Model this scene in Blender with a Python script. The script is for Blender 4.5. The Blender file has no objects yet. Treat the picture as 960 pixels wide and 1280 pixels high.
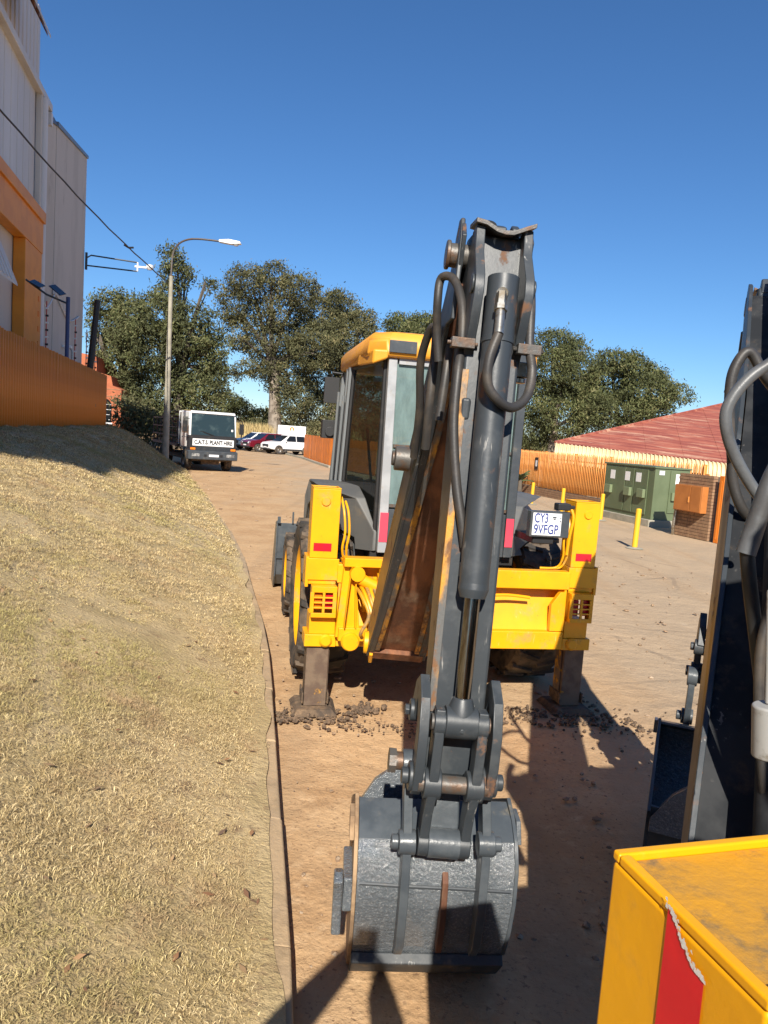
import bpy, bmesh, math, random
import numpy as np
from mathutils import Vector, Matrix, noise as mnoise
random.seed(7); rng = np.random.default_rng(7)
R = math.radians
S = bpy.context.scene
C = S.collection

# ------------------------------------------------------------------ camera
PITCH, ROLL, EYE = R(5.9), R(4.0), 2.15
fw = Vector((0, math.cos(PITCH), -math.sin(PITCH))); up = Vector((0, math.sin(PITCH), math.cos(PITCH))); rt = Vector((1, 0, 0))
rt2 = rt*math.cos(ROLL) + up*math.sin(ROLL); up2 = up*math.cos(ROLL) - rt*math.sin(ROLL)
cam = bpy.data.objects.new('camera', bpy.data.cameras.new('camera')); C.objects.link(cam)
cam.matrix_world = Matrix(((rt2.x, up2.x, -fw.x, 0), (rt2.y, up2.y, -fw.y, 0), (rt2.z, up2.z, -fw.z, EYE), (0, 0, 0, 1)))
cam.data.sensor_fit = 'VERTICAL'; cam.data.sensor_height = 36; cam.data.lens = 26
cam.data.clip_start = 0.02; cam.data.clip_end = 3000
S.camera = cam

# ------------------------------------------------------------------ sky, sun, exposure
SUN_ELEV, SUN_AZ = R(35.5), R(0.9)           # light travels along +Y, sun stands behind the camera
w = bpy.data.worlds.new("World"); S.world = w; w.use_nodes = True
nt = w.node_tree; nt.nodes.clear()
sky = nt.nodes.new('ShaderNodeTexSky'); sky.sky_type = 'NISHITA'; sky.sun_disc = False
sky.sun_elevation = SUN_ELEV; sky.sun_rotation = R(180) + SUN_AZ
sky.altitude = 0; sky.air_density = 1.0; sky.dust_density = 0.0; sky.ozone_density = 9.0
bg = nt.nodes.new('ShaderNodeBackground'); bg.inputs[1].default_value = 0.078
wo = nt.nodes.new('ShaderNodeOutputWorld')
hs = nt.nodes.new('ShaderNodeHueSaturation'); hs.inputs['Saturation'].default_value = 1.06
nt.links.new(sky.outputs[0], hs.inputs['Color']); nt.links.new(hs.outputs[0], bg.inputs[0]); nt.links.new(bg.outputs[0], wo.inputs[0])
sun = bpy.data.objects.new('sun', bpy.data.lights.new('sun', 'SUN')); C.objects.link(sun)
sun.data.energy = 5.0; sun.data.angle = R(0.5); sun.data.color = (1.0, 0.93, 0.82)
dirv = Vector((math.sin(SUN_AZ)*math.cos(SUN_ELEV), math.cos(SUN_AZ)*math.cos(SUN_ELEV), -math.sin(SUN_ELEV)))
sun.rotation_euler = dirv.to_track_quat('-Z', 'Y').to_euler(); sun.location = (0, -20, 30)
S.view_settings.view_transform = 'Standard'; S.view_settings.look = 'None'
S.view_settings.exposure = 0.68; S.view_settings.gamma = 1.0
S.cycles.max_bounces = 6; S.cycles.transparent_max_bounces = 12

# ------------------------------------------------------------------ materials
def mat(name, col, rough=.5, metal=0., col2=None, nscale=4., lo=.4, hi=.6, dirt=None, dscale=3., dlo=.55, dhi=.7,
        bump=0., bscale=40., bdist=.01, spec=.5, coat=0., rough2=None, stretch=None, island=None, scr=None, spk=None):
    m = bpy.data.materials.new(name); m.use_nodes = True
    t = m.node_tree; N, L = t.nodes, t.links
    b = N['Principled BSDF']
    b.inputs['Roughness'].default_value = rough; b.inputs['Metallic'].default_value = metal
    b.inputs['Specular IOR Level'].default_value = spec
    if coat: b.inputs['Coat Weight'].default_value = coat
    tc = N.new('ShaderNodeTexCoord'); src = tc.outputs['Object']
    if stretch:
        mp = N.new('ShaderNodeMapping'); mp.inputs['Scale'].default_value = stretch
        L.new(src, mp.inputs[0]); src = mp.outputs[0]
    def noise(scale, det=5, rg=.6):
        n = N.new('ShaderNodeTexNoise'); n.inputs['Scale'].default_value = scale
        n.inputs['Detail'].default_value = det; n.inputs['Roughness'].default_value = rg
        L.new(src, n.inputs['Vector']); return n
    def ramp(sock, a, c):
        mr = N.new('ShaderNodeMapRange'); mr.inputs['From Min'].default_value = a; mr.inputs['From Max'].default_value = c
        mr.interpolation_type = 'SMOOTHSTEP'; L.new(sock, mr.inputs['Value']); return mr.outputs[0]
    def mix(f, a, c):
        x = N.new('ShaderNodeMix'); x.data_type = 'RGBA'
        if isinstance(f, float): x.inputs[0].default_value = f
        else: L.new(f, x.inputs[0])
        for k, s in ((6, a), (7, c)):
            if hasattr(s, 'links'): L.new(s, x.inputs[k])
            else: x.inputs[k].default_value = (*s, 1)
        return x.outputs[2]
    cs = tuple(col)
    if island:
        g = N.new('ShaderNodeNewGeometry')
        cr = N.new('ShaderNodeValToRGB'); els = cr.color_ramp.elements
        els[0].color = (*island[0], 1); els[1].color = (*island[-1], 1)
        for i, c in enumerate(island[1:-1]):
            e = els.new((i + 1)/(len(island) - 1)); e.color = (*c, 1)
        L.new(g.outputs['Random Per Island'], cr.inputs[0]); cs = cr.outputs[0]
    if col2: cs = mix(ramp(noise(nscale).outputs[0], lo, hi), cs, col2)
    if scr:    # fine scrapes: thin, mostly upright light marks in patches
        mp2 = N.new('ShaderNodeMapping'); mp2.inputs['Scale'].default_value = (1, 1, .07); mp2.inputs['Rotation'].default_value = (R(12), R(9), 0); L.new(tc.outputs['Object'], mp2.inputs[0])
        n1 = N.new('ShaderNodeTexNoise'); n1.inputs['Scale'].default_value = 75; n1.inputs['Detail'].default_value = 3; L.new(mp2.outputs[0], n1.inputs['Vector'])
        mm = N.new('ShaderNodeMath'); mm.operation = 'MULTIPLY'; L.new(ramp(n1.outputs[0], .62, .70), mm.inputs[0]); L.new(ramp(noise(4.5, 4).outputs[0], .5, .66), mm.inputs[1])
        cs = mix(mm.outputs[0], cs, scr)
    if spk:    # small chips and specks
        v = N.new('ShaderNodeTexVoronoi'); v.inputs['Scale'].default_value = 38; L.new(src, v.inputs['Vector'])
        mm = N.new('ShaderNodeMath'); mm.operation = 'MULTIPLY'; L.new(ramp(v.outputs['Distance'], .14, .10), mm.inputs[0]); L.new(ramp(noise(6, 5).outputs[0], .52, .62), mm.inputs[1])
        cs = mix(mm.outputs[0], cs, spk)
    if dirt:
        f = ramp(noise(dscale, 8, .68).outputs[0], dlo, dhi)
        cs = mix(f, cs, dirt)
        mr = N.new('ShaderNodeMapRange'); mr.inputs['To Min'].default_value = rough; mr.inputs['To Max'].default_value = .9 if rough2 is None else rough2
        L.new(f, mr.inputs['Value']); L.new(mr.outputs[0], b.inputs['Roughness'])
    if hasattr(cs, 'links'): L.new(cs, b.inputs['Base Color'])
    else: b.inputs['Base Color'].default_value = (*cs, 1)
    if bump:
        bp = N.new('ShaderNodeBump'); bp.inputs['Strength'].default_value = bump; bp.inputs['Distance'].default_value = bdist
        L.new(noise(bscale, 6, .65).outputs[0], bp.inputs['Height']); L.new(bp.outputs[0], b.inputs['Normal'])
    return m

M = {}
M['yellow'] = mat('yellow_paint', (.80, .375, .003), .38, col2=(.74, .335, .004), nscale=3, dirt=(.40, .24, .07), dscale=4.5, dlo=.53, dhi=.76, bump=.08, bscale=25, scr=(.85, .50, .14), spk=(.20, .11, .03))
M['yellow_worn'] = mat('worn_yellow_paint', (.62, .30, .01), .45, col2=(.52, .25, .02), nscale=3, lo=.35, hi=.65, dirt=(.20, .13, .06), dscale=6, dlo=.5, dhi=.66, bump=.15, bscale=30)
M['yellow_dirty'] = mat('grimy_yellow_paint', (.62, .29, .012), .5, col2=(.50, .25, .03), nscale=9, lo=.35, hi=.65, dirt=(.17, .12, .06), dscale=11, dlo=.5, dhi=.68, bump=.25, bscale=60)
M['roofyellow'] = mat('faded_orange_yellow', (.74, .33, .03), .45, col2=(.66, .29, .03), nscale=2, dirt=(.32, .2, .09), dscale=4, dlo=.58, dhi=.8, bump=.06)
M['grey'] = mat('dark_grey_paint', (.042, .049, .057), .42, col2=(.055, .063, .07), nscale=5, dirt=(.17, .14, .105), dscale=5, dlo=.56, dhi=.78, bump=.12, bscale=30)
M['greyworn'] = mat('scratched_grey_paint', (.036, .043, .05), .42, col2=(.058, .065, .071), nscale=9, lo=.5, hi=.68, dirt=(.15, .075, .04), dscale=6, dlo=.57, dhi=.66, bump=.07, bscale=35, scr=(.30, .29, .27), spk=(.14, .07, .04))
M['greystripe'] = mat('grey_and_yellow_worn_edge', (.55, .25, .02), .5, col2=(.10, .10, .097), nscale=3.2, lo=.38, hi=.56, dirt=(.17, .085, .04), dscale=9, dlo=.48, dhi=.62, bump=.25, bscale=40, stretch=(2.5, 1.2, 1.2))
M['glintgrey'] = mat('pitted_grey_paint_glints', (.095, .11, .125), .17, col2=(.135, .15, .165), nscale=6, lo=.4, hi=.7, dirt=(.24, .25, .255), dscale=120, dlo=.5, dhi=.7, rough2=.2, bump=1., bscale=52, bdist=.009, spec=1., coat=.8)  # fine pale specks in the colour stand in for sun glints
M['smoothgrey'] = mat('glossy_grey_paint', (.058, .069, .08), .3, col2=(.08, .092, .103), nscale=8, dirt=(.2, .17, .12), dscale=6, dlo=.6, dhi=.8, bump=.15, bscale=40)
M['dusty'] = mat('sand_dusted_steel', (.40, .27, .155), .9, col2=(.22, .14, .08), nscale=7, bump=.4, bscale=50)
M['scuffed'] = mat('scuffed_grey_steel', (.04, .046, .052), .6, col2=(.07, .075, .08), nscale=12, lo=.45, hi=.65, dirt=(.20, .15, .10), dscale=9, dlo=.55, dhi=.7, bump=.3, bscale=40, scr=(.3, .3, .29))
M['rust'] = mat('rusty_steel', (.29, .115, .05), .75, col2=(.11, .045, .024), nscale=4, lo=.35, hi=.65, dirt=(.24, .16, .1), dscale=3, dlo=.52, dhi=.7, bump=.35, bscale=30, stretch=(1.6, 1, .6))
M['rustgrey'] = mat('bare_worn_steel', (.105, .098, .09), .45, metal=.3, col2=(.13, .075, .045), nscale=12, lo=.45, hi=.62, bump=.2, bscale=50)
M['chrome'] = mat('oily_chrome', (.30, .29, .27), .16, metal=1., col2=(.15, .115, .08), nscale=5, lo=.4, hi=.7, stretch=(9, 9, .7))
M['steel'] = mat('zinc_steel', (.45, .44, .40), .35, metal=.9, col2=(.3, .25, .18), nscale=30)
M['pillargrey'] = mat('grey_door_frame', (.14, .15, .155), .4, dirt=(.2, .17, .13), dscale=8, dlo=.56, dhi=.75)
M['plasticgrey'] = mat('matt_grey_plastic', (.095, .097, .096), .6, col2=(.12, .12, .115), nscale=3, dirt=(.2, .16, .115), dscale=4, dlo=.52, dhi=.75)
M['alu'] = mat('white_painted_pillar', (.36, .37, .38), .45, col2=(.29, .30, .31), nscale=6, dirt=(.28, .23, .17), dscale=8, dlo=.58, dhi=.75)
M['black'] = mat('black_plastic', (.016, .016, .017), .5, dirt=(.07, .055, .04), dscale=5, dlo=.55, dhi=.8)
M['hose'] = mat('black_rubber_hose', (.035, .033, .032), .5, col2=(.075, .062, .05), nscale=9, lo=.45, hi=.7, bump=.1, bscale=120)
M['canister'] = mat('pale_grey_canister', (.30, .30, .29), .45, dirt=(.15, .13, .1), dscale=14, dlo=.55, dhi=.7)
M['shadeblack'] = mat('shade_darkened_steel', (.014, .016, .019), .75, spec=.25, col2=(.03, .032, .035), nscale=6, dirt=(.08, .06, .045), dscale=7, dlo=.56, dhi=.72, scr=(.16, .15, .14))  # base darkened to stand in for shade on boom back and rams
M['hosegrey'] = mat('grey_sleeved_hose', (.10, .105, .11), .42, col2=(.07, .07, .07), nscale=9, bump=.1, bscale=120)
M['tyre'] = mat('dusty_tyre', (.035, .031, .028), .85, col2=(.13, .095, .065), nscale=5, lo=.42, hi=.6, bump=.3, bscale=40)
M['mud'] = mat('dry_mud', (.135, .092, .058), .95, col2=(.075, .055, .04), nscale=7, dirt=(.22, .145, .085), dscale=9, dlo=.5, dhi=.65, bump=.8, bscale=25, bdist=.02)
M['leg'] = mat('muddy_steel_leg', (.15, .105, .07), .7, col2=(.10, .065, .045), nscale=7, dirt=(.50, .25, .02), dscale=3.6, dlo=.585, dhi=.64, bump=.3, bscale=30)
M['red'] = mat('red_reflector', (.62, .012, .02), .3, col2=(.5, .01, .03), nscale=8)
M['redworn'] = mat('peeling_red_sticker', (.74, .008, .02), .35, col2=(.62, .006, .02), nscale=6)
M['pink'] = mat('faded_red_strip', (.68, .06, .10), .4)
M['orangelamp'] = mat('orange_lamp_lens', (.75, .2, .01), .25)
M['plate'] = mat('plate_white', (.75, .76, .78), .35, dirt=(.5, .46, .4), dscale=9, dlo=.6, dhi=.8)
M['blueink'] = mat('blue_lettering', (.03, .05, .22), .5)
M['ink'] = mat('black_lettering', (.02, .02, .022), .6)
M['white'] = mat('white_vehicle_paint', (.72, .72, .71), .3, coat=.3, dirt=(.5, .45, .38), dscale=2, dlo=.62, dhi=.85)
M['whitewall'] = mat('white_sign_face', (.8, .8, .79), .5)
M['maroon'] = mat('maroon_car_paint', (.14, .008, .018), .25, coat=.6)
M['truckscreen'] = mat('green_tinted_windscreen', (.022, .036, .036), .08, col2=(.07, .10, .095), nscale=1.8, lo=.5, hi=.75, spec=.6)
M['lampdull'] = mat('dusty_lamp_lens', (.32, .32, .31), .2, col2=(.12, .12, .12), nscale=9)
M['carglass'] = mat('dark_car_glass', (.012, .014, .016), .08, spec=.4)
M['lamp'] = mat('clear_lamp_lens', (.6, .62, .64), .12, spec=.8)
M['concrete'] = mat('concrete_post', (.36, .33, .26), .85, col2=(.28, .26, .2), nscale=3, bump=.2, bscale=50)
M['kerb'] = mat('sandy_kerb_concrete', (.40, .29, .18), .95, col2=(.30, .215, .125), nscale=7, lo=.35, hi=.65, dirt=(.44, .315, .185), dscale=4, dlo=.42, dhi=.58, bump=.5, bscale=45)
M['fence_or'] = mat('dark_orange_fence_paint', (.80, .245, .03), .6, col2=(.70, .21, .026), nscale=1.5, bump=.1)
M['fence_lt'] = mat('orange_fence_paint', (.74, .32, .085), .6, col2=(.66, .26, .06), nscale=2, dirt=(.5, .3, .16), dscale=4, dlo=.56, dhi=.75)
M['gate_or'] = mat('bright_orange_board', (.72, .20, .014), .55, col2=(.62, .165, .012), nscale=2)
M['orange'] = mat('orange_frame_paint', (.72, .27, .025), .55, col2=(.65, .235, .022), nscale=1.5, bump=.06)
M['clad'] = mat('pale_grey_cladding', (.62, .59, .54), .5, col2=(.55, .52, .475), nscale=.6, dirt=(.33, .29, .24), dscale=1.2, dlo=.58, dhi=.8, stretch=(1, 1, .25))
M['plaster'] = mat('grey_plaster', (.55, .51, .455), .9, col2=(.49, .455, .405), nscale=.7, dirt=(.3, .27, .23), dscale=.9, dlo=.58, dhi=.78, bump=.1, bscale=20, stretch=(1, 1, .35))
M['flash'] = mat('blue_grey_flashing', (.16, .18, .21), .45)
M['pipe'] = mat('white_downpipe', (.62, .62, .62), .5)
M['green'] = mat('green_cabinet_paint', (.105, .135, .07), .5, col2=(.122, .155, .083), nscale=1.5, dirt=(.2, .2, .12), dscale=3, dlo=.6, dhi=.8, bump=.05)
M['greenlt'] = mat('pale_green_box', (.17, .21, .115), .5)
M['meter'] = mat('orange_metal_box', (.44, .16, .038), .5, col2=(.38, .135, .032), nscale=2)
M['brick'] = mat('brown_face_brick', (.30, .18, .10), .9, col2=(.24, .14, .08), nscale=6, bump=.3, bscale=60)
M['mortar'] = mat('dark_mortar', (.10, .075, .055), .95)
M['redbrick'] = mat('orange_brick_wall', (.44, .135, .06), .9, col2=(.36, .11, .05), nscale=3)
M['wallor'] = mat('orange_face_brick_wall', (.58, .27, .10), .9, col2=(.48, .2, .07), nscale=5)
M['cream'] = mat('cream_fascia_sheet', (.72, .56, .32), .6, col2=(.62, .46, .26), nscale=1.5)
M['roofred'] = mat('weathered_red_sheet', (.23, .06, .042), .6, col2=(.34, .105, .065), nscale=2.2, lo=.4, hi=.6, dirt=(.50, .30, .20), dscale=1.5, dlo=.5, dhi=.72, stretch=(.3, 2.2, 2.2), rough2=.7)
M['bollard'] = mat('yellow_bollard_paint', (.72, .42, .02), .55, dirt=(.45, .3, .12), dscale=6, dlo=.58, dhi=.75)
M['wood'] = mat('raw_timber', (.42, .27, .14), .85, col2=(.3, .19, .1), nscale=5, stretch=(1, 1, 4))
M['bark'] = mat('pale_gum_bark', (.30, .25, .195), .9, col2=(.15, .12, .09), nscale=1.5, lo=.4, hi=.6, bump=.3, bscale=8)
M['barkdk'] = mat('grey_bark', (.115, .095, .072), .9, col2=(.075, .062, .05), nscale=1.5, bump=.3, bscale=8)
M['leafA'] = mat('grey_green_gum_leaves', (0.086, 0.121, 0.043), .7, spec=.2, island=[(0.050, 0.061, 0.022), (0.092, 0.106, 0.039), (0.142, 0.150, 0.061), (0.191, 0.177, 0.083)], col2=(0.068, 0.074, 0.032), nscale=.45, lo=.38, hi=.6)
M['leafB'] = mat('olive_brown_gum_leaves', (0.099, 0.121, 0.048), .7, spec=.2, island=[(0.052, 0.057, 0.022), (0.099, 0.103, 0.043), (0.154, 0.142, 0.065), (0.209, 0.171, 0.080)], col2=(0.074, 0.074, 0.034), nscale=.45, lo=.38, hi=.6)
M['leafC'] = mat('mid_green_leaves', (0.108, 0.134, 0.041), .7, spec=.2, island=[(0.047, 0.061, 0.020), (0.094, 0.108, 0.037), (0.147, 0.154, 0.061), (0.201, 0.182, 0.084)], col2=(0.067, 0.075, 0.030), nscale=.45, lo=.38, hi=.6)
M['reed'] = mat('dry_tall_reeds', (.4, .3, .13), .9, island=[(.24, .17, .07), (.38, .28, .12), (.5, .39, .18)])
M['palm'] = mat('green_palm_leaf', (.05, .075, .025), .5, col2=(.08, .1, .04), nscale=4)
M['solar'] = mat('blue_solar_panel', (.02, .025, .045), .15)
M['bluepole'] = mat('blue_pole_paint', (.03, .055, .16), .5)
M['redpole'] = mat('red_white_pole', (.42, .08, .06), .6)
M['cctv'] = mat('white_plastic', (.75, .75, .74), .35)
M['skin'] = mat('skin', (.30, .16, .10), .5, bump=.05)
M['shirt'] = mat('navy_shirt', (.03, .04, .08), .85, bump=.2, bscale=200)
M['trouser'] = mat('khaki_trousers', (.2, .15, .09), .9, bump=.2, bscale=200)
M['hair'] = mat('dark_hair', (.015, .012, .01), .6)
M['bedsteel'] = mat('maroon_black_steel', (.06, .035, .035), .6, col2=(.1, .05, .04), nscale=3)

def glass(name, tint, refl=.5, dust=.0, dustcol=(.4, .5, .48)):
    m = bpy.data.materials.new(name); m.use_nodes = True; t = m.node_tree; N, L = t.nodes, t.links
    N.clear(); o = N.new('ShaderNodeOutputMaterial'); tr = N.new('ShaderNodeBsdfTransparent'); tr.inputs[0].default_value = (*tint, 1)
    g = N.new('ShaderNodeBsdfGlossy'); g.inputs['Roughness'].default_value = .03
    fr = N.new('ShaderNodeFresnel'); fr.inputs[0].default_value = 1.5
    mx = N.new('ShaderNodeMixShader'); L.new(fr.outputs[0], mx.inputs[0]); L.new(tr.outputs[0], mx.inputs[1]); L.new(g.outputs[0], mx.inputs[2])
    out = mx.outputs[0]
    if dust:
        tc = N.new('ShaderNodeTexCoord'); mp = N.new('ShaderNodeMapping'); mp.inputs['Scale'].default_value = (3, 3, 1.2)
        n = N.new('ShaderNodeTexNoise'); n.inputs['Scale'].default_value = 2.2; n.inputs['Detail'].default_value = 8; n.inputs['Roughness'].default_value = .7
        L.new(tc.outputs['Object'], mp.inputs[0]); L.new(mp.outputs[0], n.inputs['Vector'])
        mr = N.new('ShaderNodeMapRange'); mr.inputs['From Min'].default_value = .35; mr.inputs['From Max'].default_value = .75
        mr.inputs['To Min'].default_value = dust*.5; mr.inputs['To Max'].default_value = dust
        L.new(n.outputs[0], mr.inputs['Value'])
        d = N.new('ShaderNodeBsdfDiffuse'); d.inputs[0].default_value = (*dustcol, 1)
        m2 = N.new('ShaderNodeMixShader'); L.new(mr.outputs[0], m2.inputs[0]); L.new(out, m2.inputs[1]); L.new(d.outputs[0], m2.inputs[2]); out = m2.outputs[0]
    L.new(out, o.inputs[0]); return m
M['cabglass'] = glass('tinted_cab_glass', (.34, .40, .36), dust=.05, dustcol=(.25, .25, .22))
M['rearglass'] = glass('dusty_green_glass_sky_sheen', (.35, .48, .46), dust=.55, dustcol=(.34, .48, .47))  # teal film: dust plus a painted sky reflection
M['truckglass'] = glass('truck_windscreen_glass', (.25, .34, .33), dust=.05)

# ------------------------------------------------------------------ mesh helpers
class MB:
    def __init__(s, T=None): s.v = []; s.f = []; s.mi = []; s.T = T or Matrix.Identity(4); s.cur = 0
    def add(s, vs, fs):
        o = len(s.v); s.v += [tuple(s.T @ Vector(p)) for p in vs]; s.f += [tuple(i + o for i in f) for f in fs]; s.mi += [s.cur]*len(fs); return s
    def box(s, c, d, m=None):
        x, y, z = d[0]/2, d[1]/2, d[2]/2
        vs = [Vector(p) for p in ((-x,-y,-z),(x,-y,-z),(x,y,-z),(-x,y,-z),(-x,-y,z),(x,-y,z),(x,y,z),(-x,y,z))]
        if m is not None: vs = [m @ p for p in vs]
        return s.add([p + Vector(c) for p in vs], [(3,2,1,0),(4,5,6,7),(0,1,5,4),(1,2,6,5),(2,3,7,6),(3,0,4,7)])
    def rng(s, x0, x1, y0, y1, z0, z1): return s.box(((x0+x1)/2, (y0+y1)/2, (z0+z1)/2), (abs(x1-x0), abs(y1-y0), abs(z1-z0)))
    def hexa(s, p): return s.add(p, [(3,2,1,0),(4,5,6,7),(0,1,5,4),(1,2,6,5),(2,3,7,6),(3,0,4,7)])
    def prism(s, poly, x0, x1, ax='x', taper=None):
        """polygon in the plane across axis ax (x: (y,z), y: (x,z), z: (x,y)), extruded from x0 to x1"""
        n = len(poly); q = {'x': lambda a, p: (a, p[0], p[1]), 'y': lambda a, p: (p[0], a, p[1]), 'z': lambda a, p: (p[0], p[1], a)}[ax]
        vs = [q(x0, p) for p in poly] + [q(x1, p) for p in (taper or poly)]
        fs = [tuple(range(n)), tuple(range(2*n-1, n-1, -1))] + [((i+1) % n, i, n+i, n+(i+1) % n) for i in range(n)]
        return s.add(vs, fs)
    def tube(s, pts, r, n=10, caps=True):
        pts = [Vector(p) for p in pts]; k = len(pts); rs = r if isinstance(r, (list, tuple)) else [r]*k
        vs = []; prev = None
        for i, p in enumerate(pts):
            t = (pts[min(i+1, k-1)] - pts[max(i-1, 0)]).normalized()
            if prev is None:
                a = t.orthogonal().normalized()
            else:
                a = (prev - t*prev.dot(t)).normalized()
            prev = a; b = t.cross(a)
            vs += [p + (a*math.cos(2*math.pi*j/n) + b*math.sin(2*math.pi*j/n))*rs[i] for j in range(n)]
        fs = [(i*n+j, i*n+(j+1) % n, (i+1)*n+(j+1) % n, (i+1)*n+j) for i in range(k-1) for j in range(n)]
        if caps: fs += [tuple(range(n-1, -1, -1)), tuple(range((k-1)*n, k*n))]
        return s.add(vs, fs)
    def cyl(s, a, b, r, n=20, r2=None): return s.tube([a, b], [r, r if r2 is None else r2], n)
    def lathe(s, prof, o=(0,0,0), n=32, ax='x', a0=0, a1=2*math.pi):
        """prof: (axial, radius) pairs"""
        full = abs(a1-a0-2*math.pi) < 1e-6; m = n if full else n+1; k = len(prof); vs = []
        for j in range(m):
            a = a0 + (a1-a0)*j/n; c, d = math.cos(a), math.sin(a)
            for h, r in prof:
                p = {'x': (h, r*c, r*d), 'y': (r*c, h, r*d), 'z': (r*c, r*d, h)}[ax]
                vs.append((p[0]+o[0], p[1]+o[1], p[2]+o[2]))
        fs = []
        for j in range(n):
            j2 = (j+1) % m
            for i in range(k-1): fs.append((j*k+i, j*k+i+1, j2*k+i+1, j2*k+i))
        return s.add(vs, fs)
    def build(s, name, m, parent=None, bevel=0, seg=2, ang=32, **props):
        me = bpy.data.meshes.new(name); me.from_pydata(s.v, [], s.f); me.validate()
        bm = bmesh.new(); bm.from_mesh(me); bmesh.ops.recalc_face_normals(bm, faces=bm.faces)
        bm.to_mesh(me); bm.free()
        ms = m if isinstance(m, (list, tuple)) else [m]
        for x in ms: me.materials.append(M[x] if isinstance(x, str) else x)
        if len(ms) > 1: me.polygons.foreach_set('material_index', s.mi)
        me.shade_smooth(); me.set_sharp_from_angle(angle=R(ang))
        o = bpy.data.objects.new(name, me); C.objects.link(o)
        if parent: o.parent = parent
        if bevel:
            b = o.modifiers.new('bevel', 'BEVEL'); b.width = bevel; b.segments = seg; b.limit_method = 'ANGLE'; b.angle_limit = R(40); b.harden_normals = True
        for k, x in props.items(): o[k] = x
        return o

def tag(o, label=None, cat=None, group=None, kind=None):
    for k, x in (('label', label), ('category', cat), ('group', group), ('kind', kind)):
        if x: o[k] = x
    return o
def thing(name, label, cat, loc=(0,0,0), rz=0, group=None):
    o = bpy.data.objects.new(name, None); C.objects.link(o); o.empty_display_size = .2
    o.location = loc; o.rotation_euler = (0, 0, rz); return tag(o, label, cat, group)
def raw(name, vs, fs, m, parent=None, smooth=False, **props):
    """big numpy meshes: vs (n,3), fs (k,3 or 4)"""
    vs = np.asarray(vs, np.float32); fs = np.asarray(fs, np.int32); me = bpy.data.meshes.new(name)
    k = fs.shape[1]; me.vertices.add(len(vs)); me.vertices.foreach_set('co', vs.ravel())
    me.loops.add(fs.size); me.loops.foreach_set('vertex_index', fs.ravel())
    me.polygons.add(len(fs)); me.polygons.foreach_set('loop_start', np.arange(0, fs.size, k, dtype=np.int32))
    me.polygons.foreach_set('loop_total', np.full(len(fs), k, np.int32))
    if smooth: me.polygons.foreach_set('use_smooth', np.ones(len(fs), bool))
    me.update(); me.validate(); me.materials.append(M[m] if isinstance(m, str) else m)
    o = bpy.data.objects.new(name, me); C.objects.link(o)
    if parent: o.parent = parent
    for kk, x in props.items(): o[kk] = x
    return o
def text(name, body, size, m, parent, loc, rot=(R(90), 0, 0), width=None, extrude=.0015, bold=0.):
    cu = bpy.data.curves.new(name, 'FONT'); cu.body = body; cu.size = size; cu.extrude = extrude; cu.align_x = 'CENTER'; cu.align_y = 'CENTER'; cu.offset = bold
    t = bpy.data.objects.new(name, cu); C.objects.link(t)
    bpy.context.view_layer.update()
    me = bpy.data.meshes.new_from_object(t.evaluated_get(bpy.context.evaluated_depsgraph_get())); me.name = name
    bpy.data.objects.remove(t); me.materials.clear(); me.materials.append(M[m])
    o = bpy.data.objects.new(name, me); C.objects.link(o); o.parent = parent; o.location = loc; o.rotation_euler = rot
    if width:
        ws = max(v.co.x for v in me.vertices) - min(v.co.x for v in me.vertices)
        o.scale = (width/ws, 1, 1)
    return o
def smooth_path(pts, n=6):
    P = [Vector(p) for p in pts]; out = []
    for i in range(len(P)-1):
        a, b, c, d = P[max(i-1, 0)], P[i], P[i+1], P[min(i+2, len(P)-1)]
        for j in range(n):
            t = j/n; out.append(.5*((2*b) + (c-a)*t + (2*a-5*b+4*c-d)*t*t + (3*b-a-3*c+d)*t**3))
    return out + [P[-1]]

# ------------------------------------------------------------------ ground, bank, kerb
KY = np.array([-14, -10, -3, 0, 2.49, 3.48, 5.29, 7.07, 9.8, 11.76, 14.26, 20.75, 26, 31.8, 36, 45.])
KX = np.array([2.2, 1.5, .57, .17, -.19, -.37, -.70, -1.04, -1.72, -2.2, -2.92, -4.93, -6.7, -8.6, -10.2, -13.5])
kerbx = lambda y: np.interp(y, KY, KX)
fencex = lambda y: -4.27 - .24*y
def ss(t): t = np.clip(t, 0, 1); return t*t*(3-2*t)
def bankz(x, y):
    k = kerbx(y) - .10; f = fencex(y); t = (k - x)/(k - f)
    tt = np.clip(t, 0, 1.0); prof = .5*ss(tt) + .5*tt*(1.6 - .6*tt)
    end = 1 - ss((y - 30.6)/4.5)
    return (.125 + 1.645*prof)*end + .004*(1-end)

gm = bpy.data.materials.new('sandy_road'); gm.use_nodes = True
t = gm.node_tree; N, L = t.nodes, t.links; b = N['Principled BSDF']; b.inputs['Roughness'].default_value = .95; b.inputs['Specular IOR Level'].default_value = .25
geo = N.new('ShaderNodeNewGeometry'); sep = N.new('ShaderNodeSeparateXYZ'); L.new(geo.outputs['Position'], sep.inputs[0])
def gnoise(sc, det=6, rg=.6, st=None):
    n = N.new('ShaderNodeTexNoise'); n.inputs['Scale'].default_value = sc; n.inputs['Detail'].default_value = det; n.inputs['Roughness'].default_value = rg
    if st:
        mp = N.new('ShaderNodeMapping'); mp.inputs['Scale'].default_value = st; mp.inputs['Rotation'].default_value = (0, 0, R(-13)); L.new(geo.outputs['Position'], mp.inputs[0]); L.new(mp.outputs[0], n.inputs['Vector'])
    else: L.new(geo.outputs['Position'], n.inputs['Vector'])
    return n.outputs[0]
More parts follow.
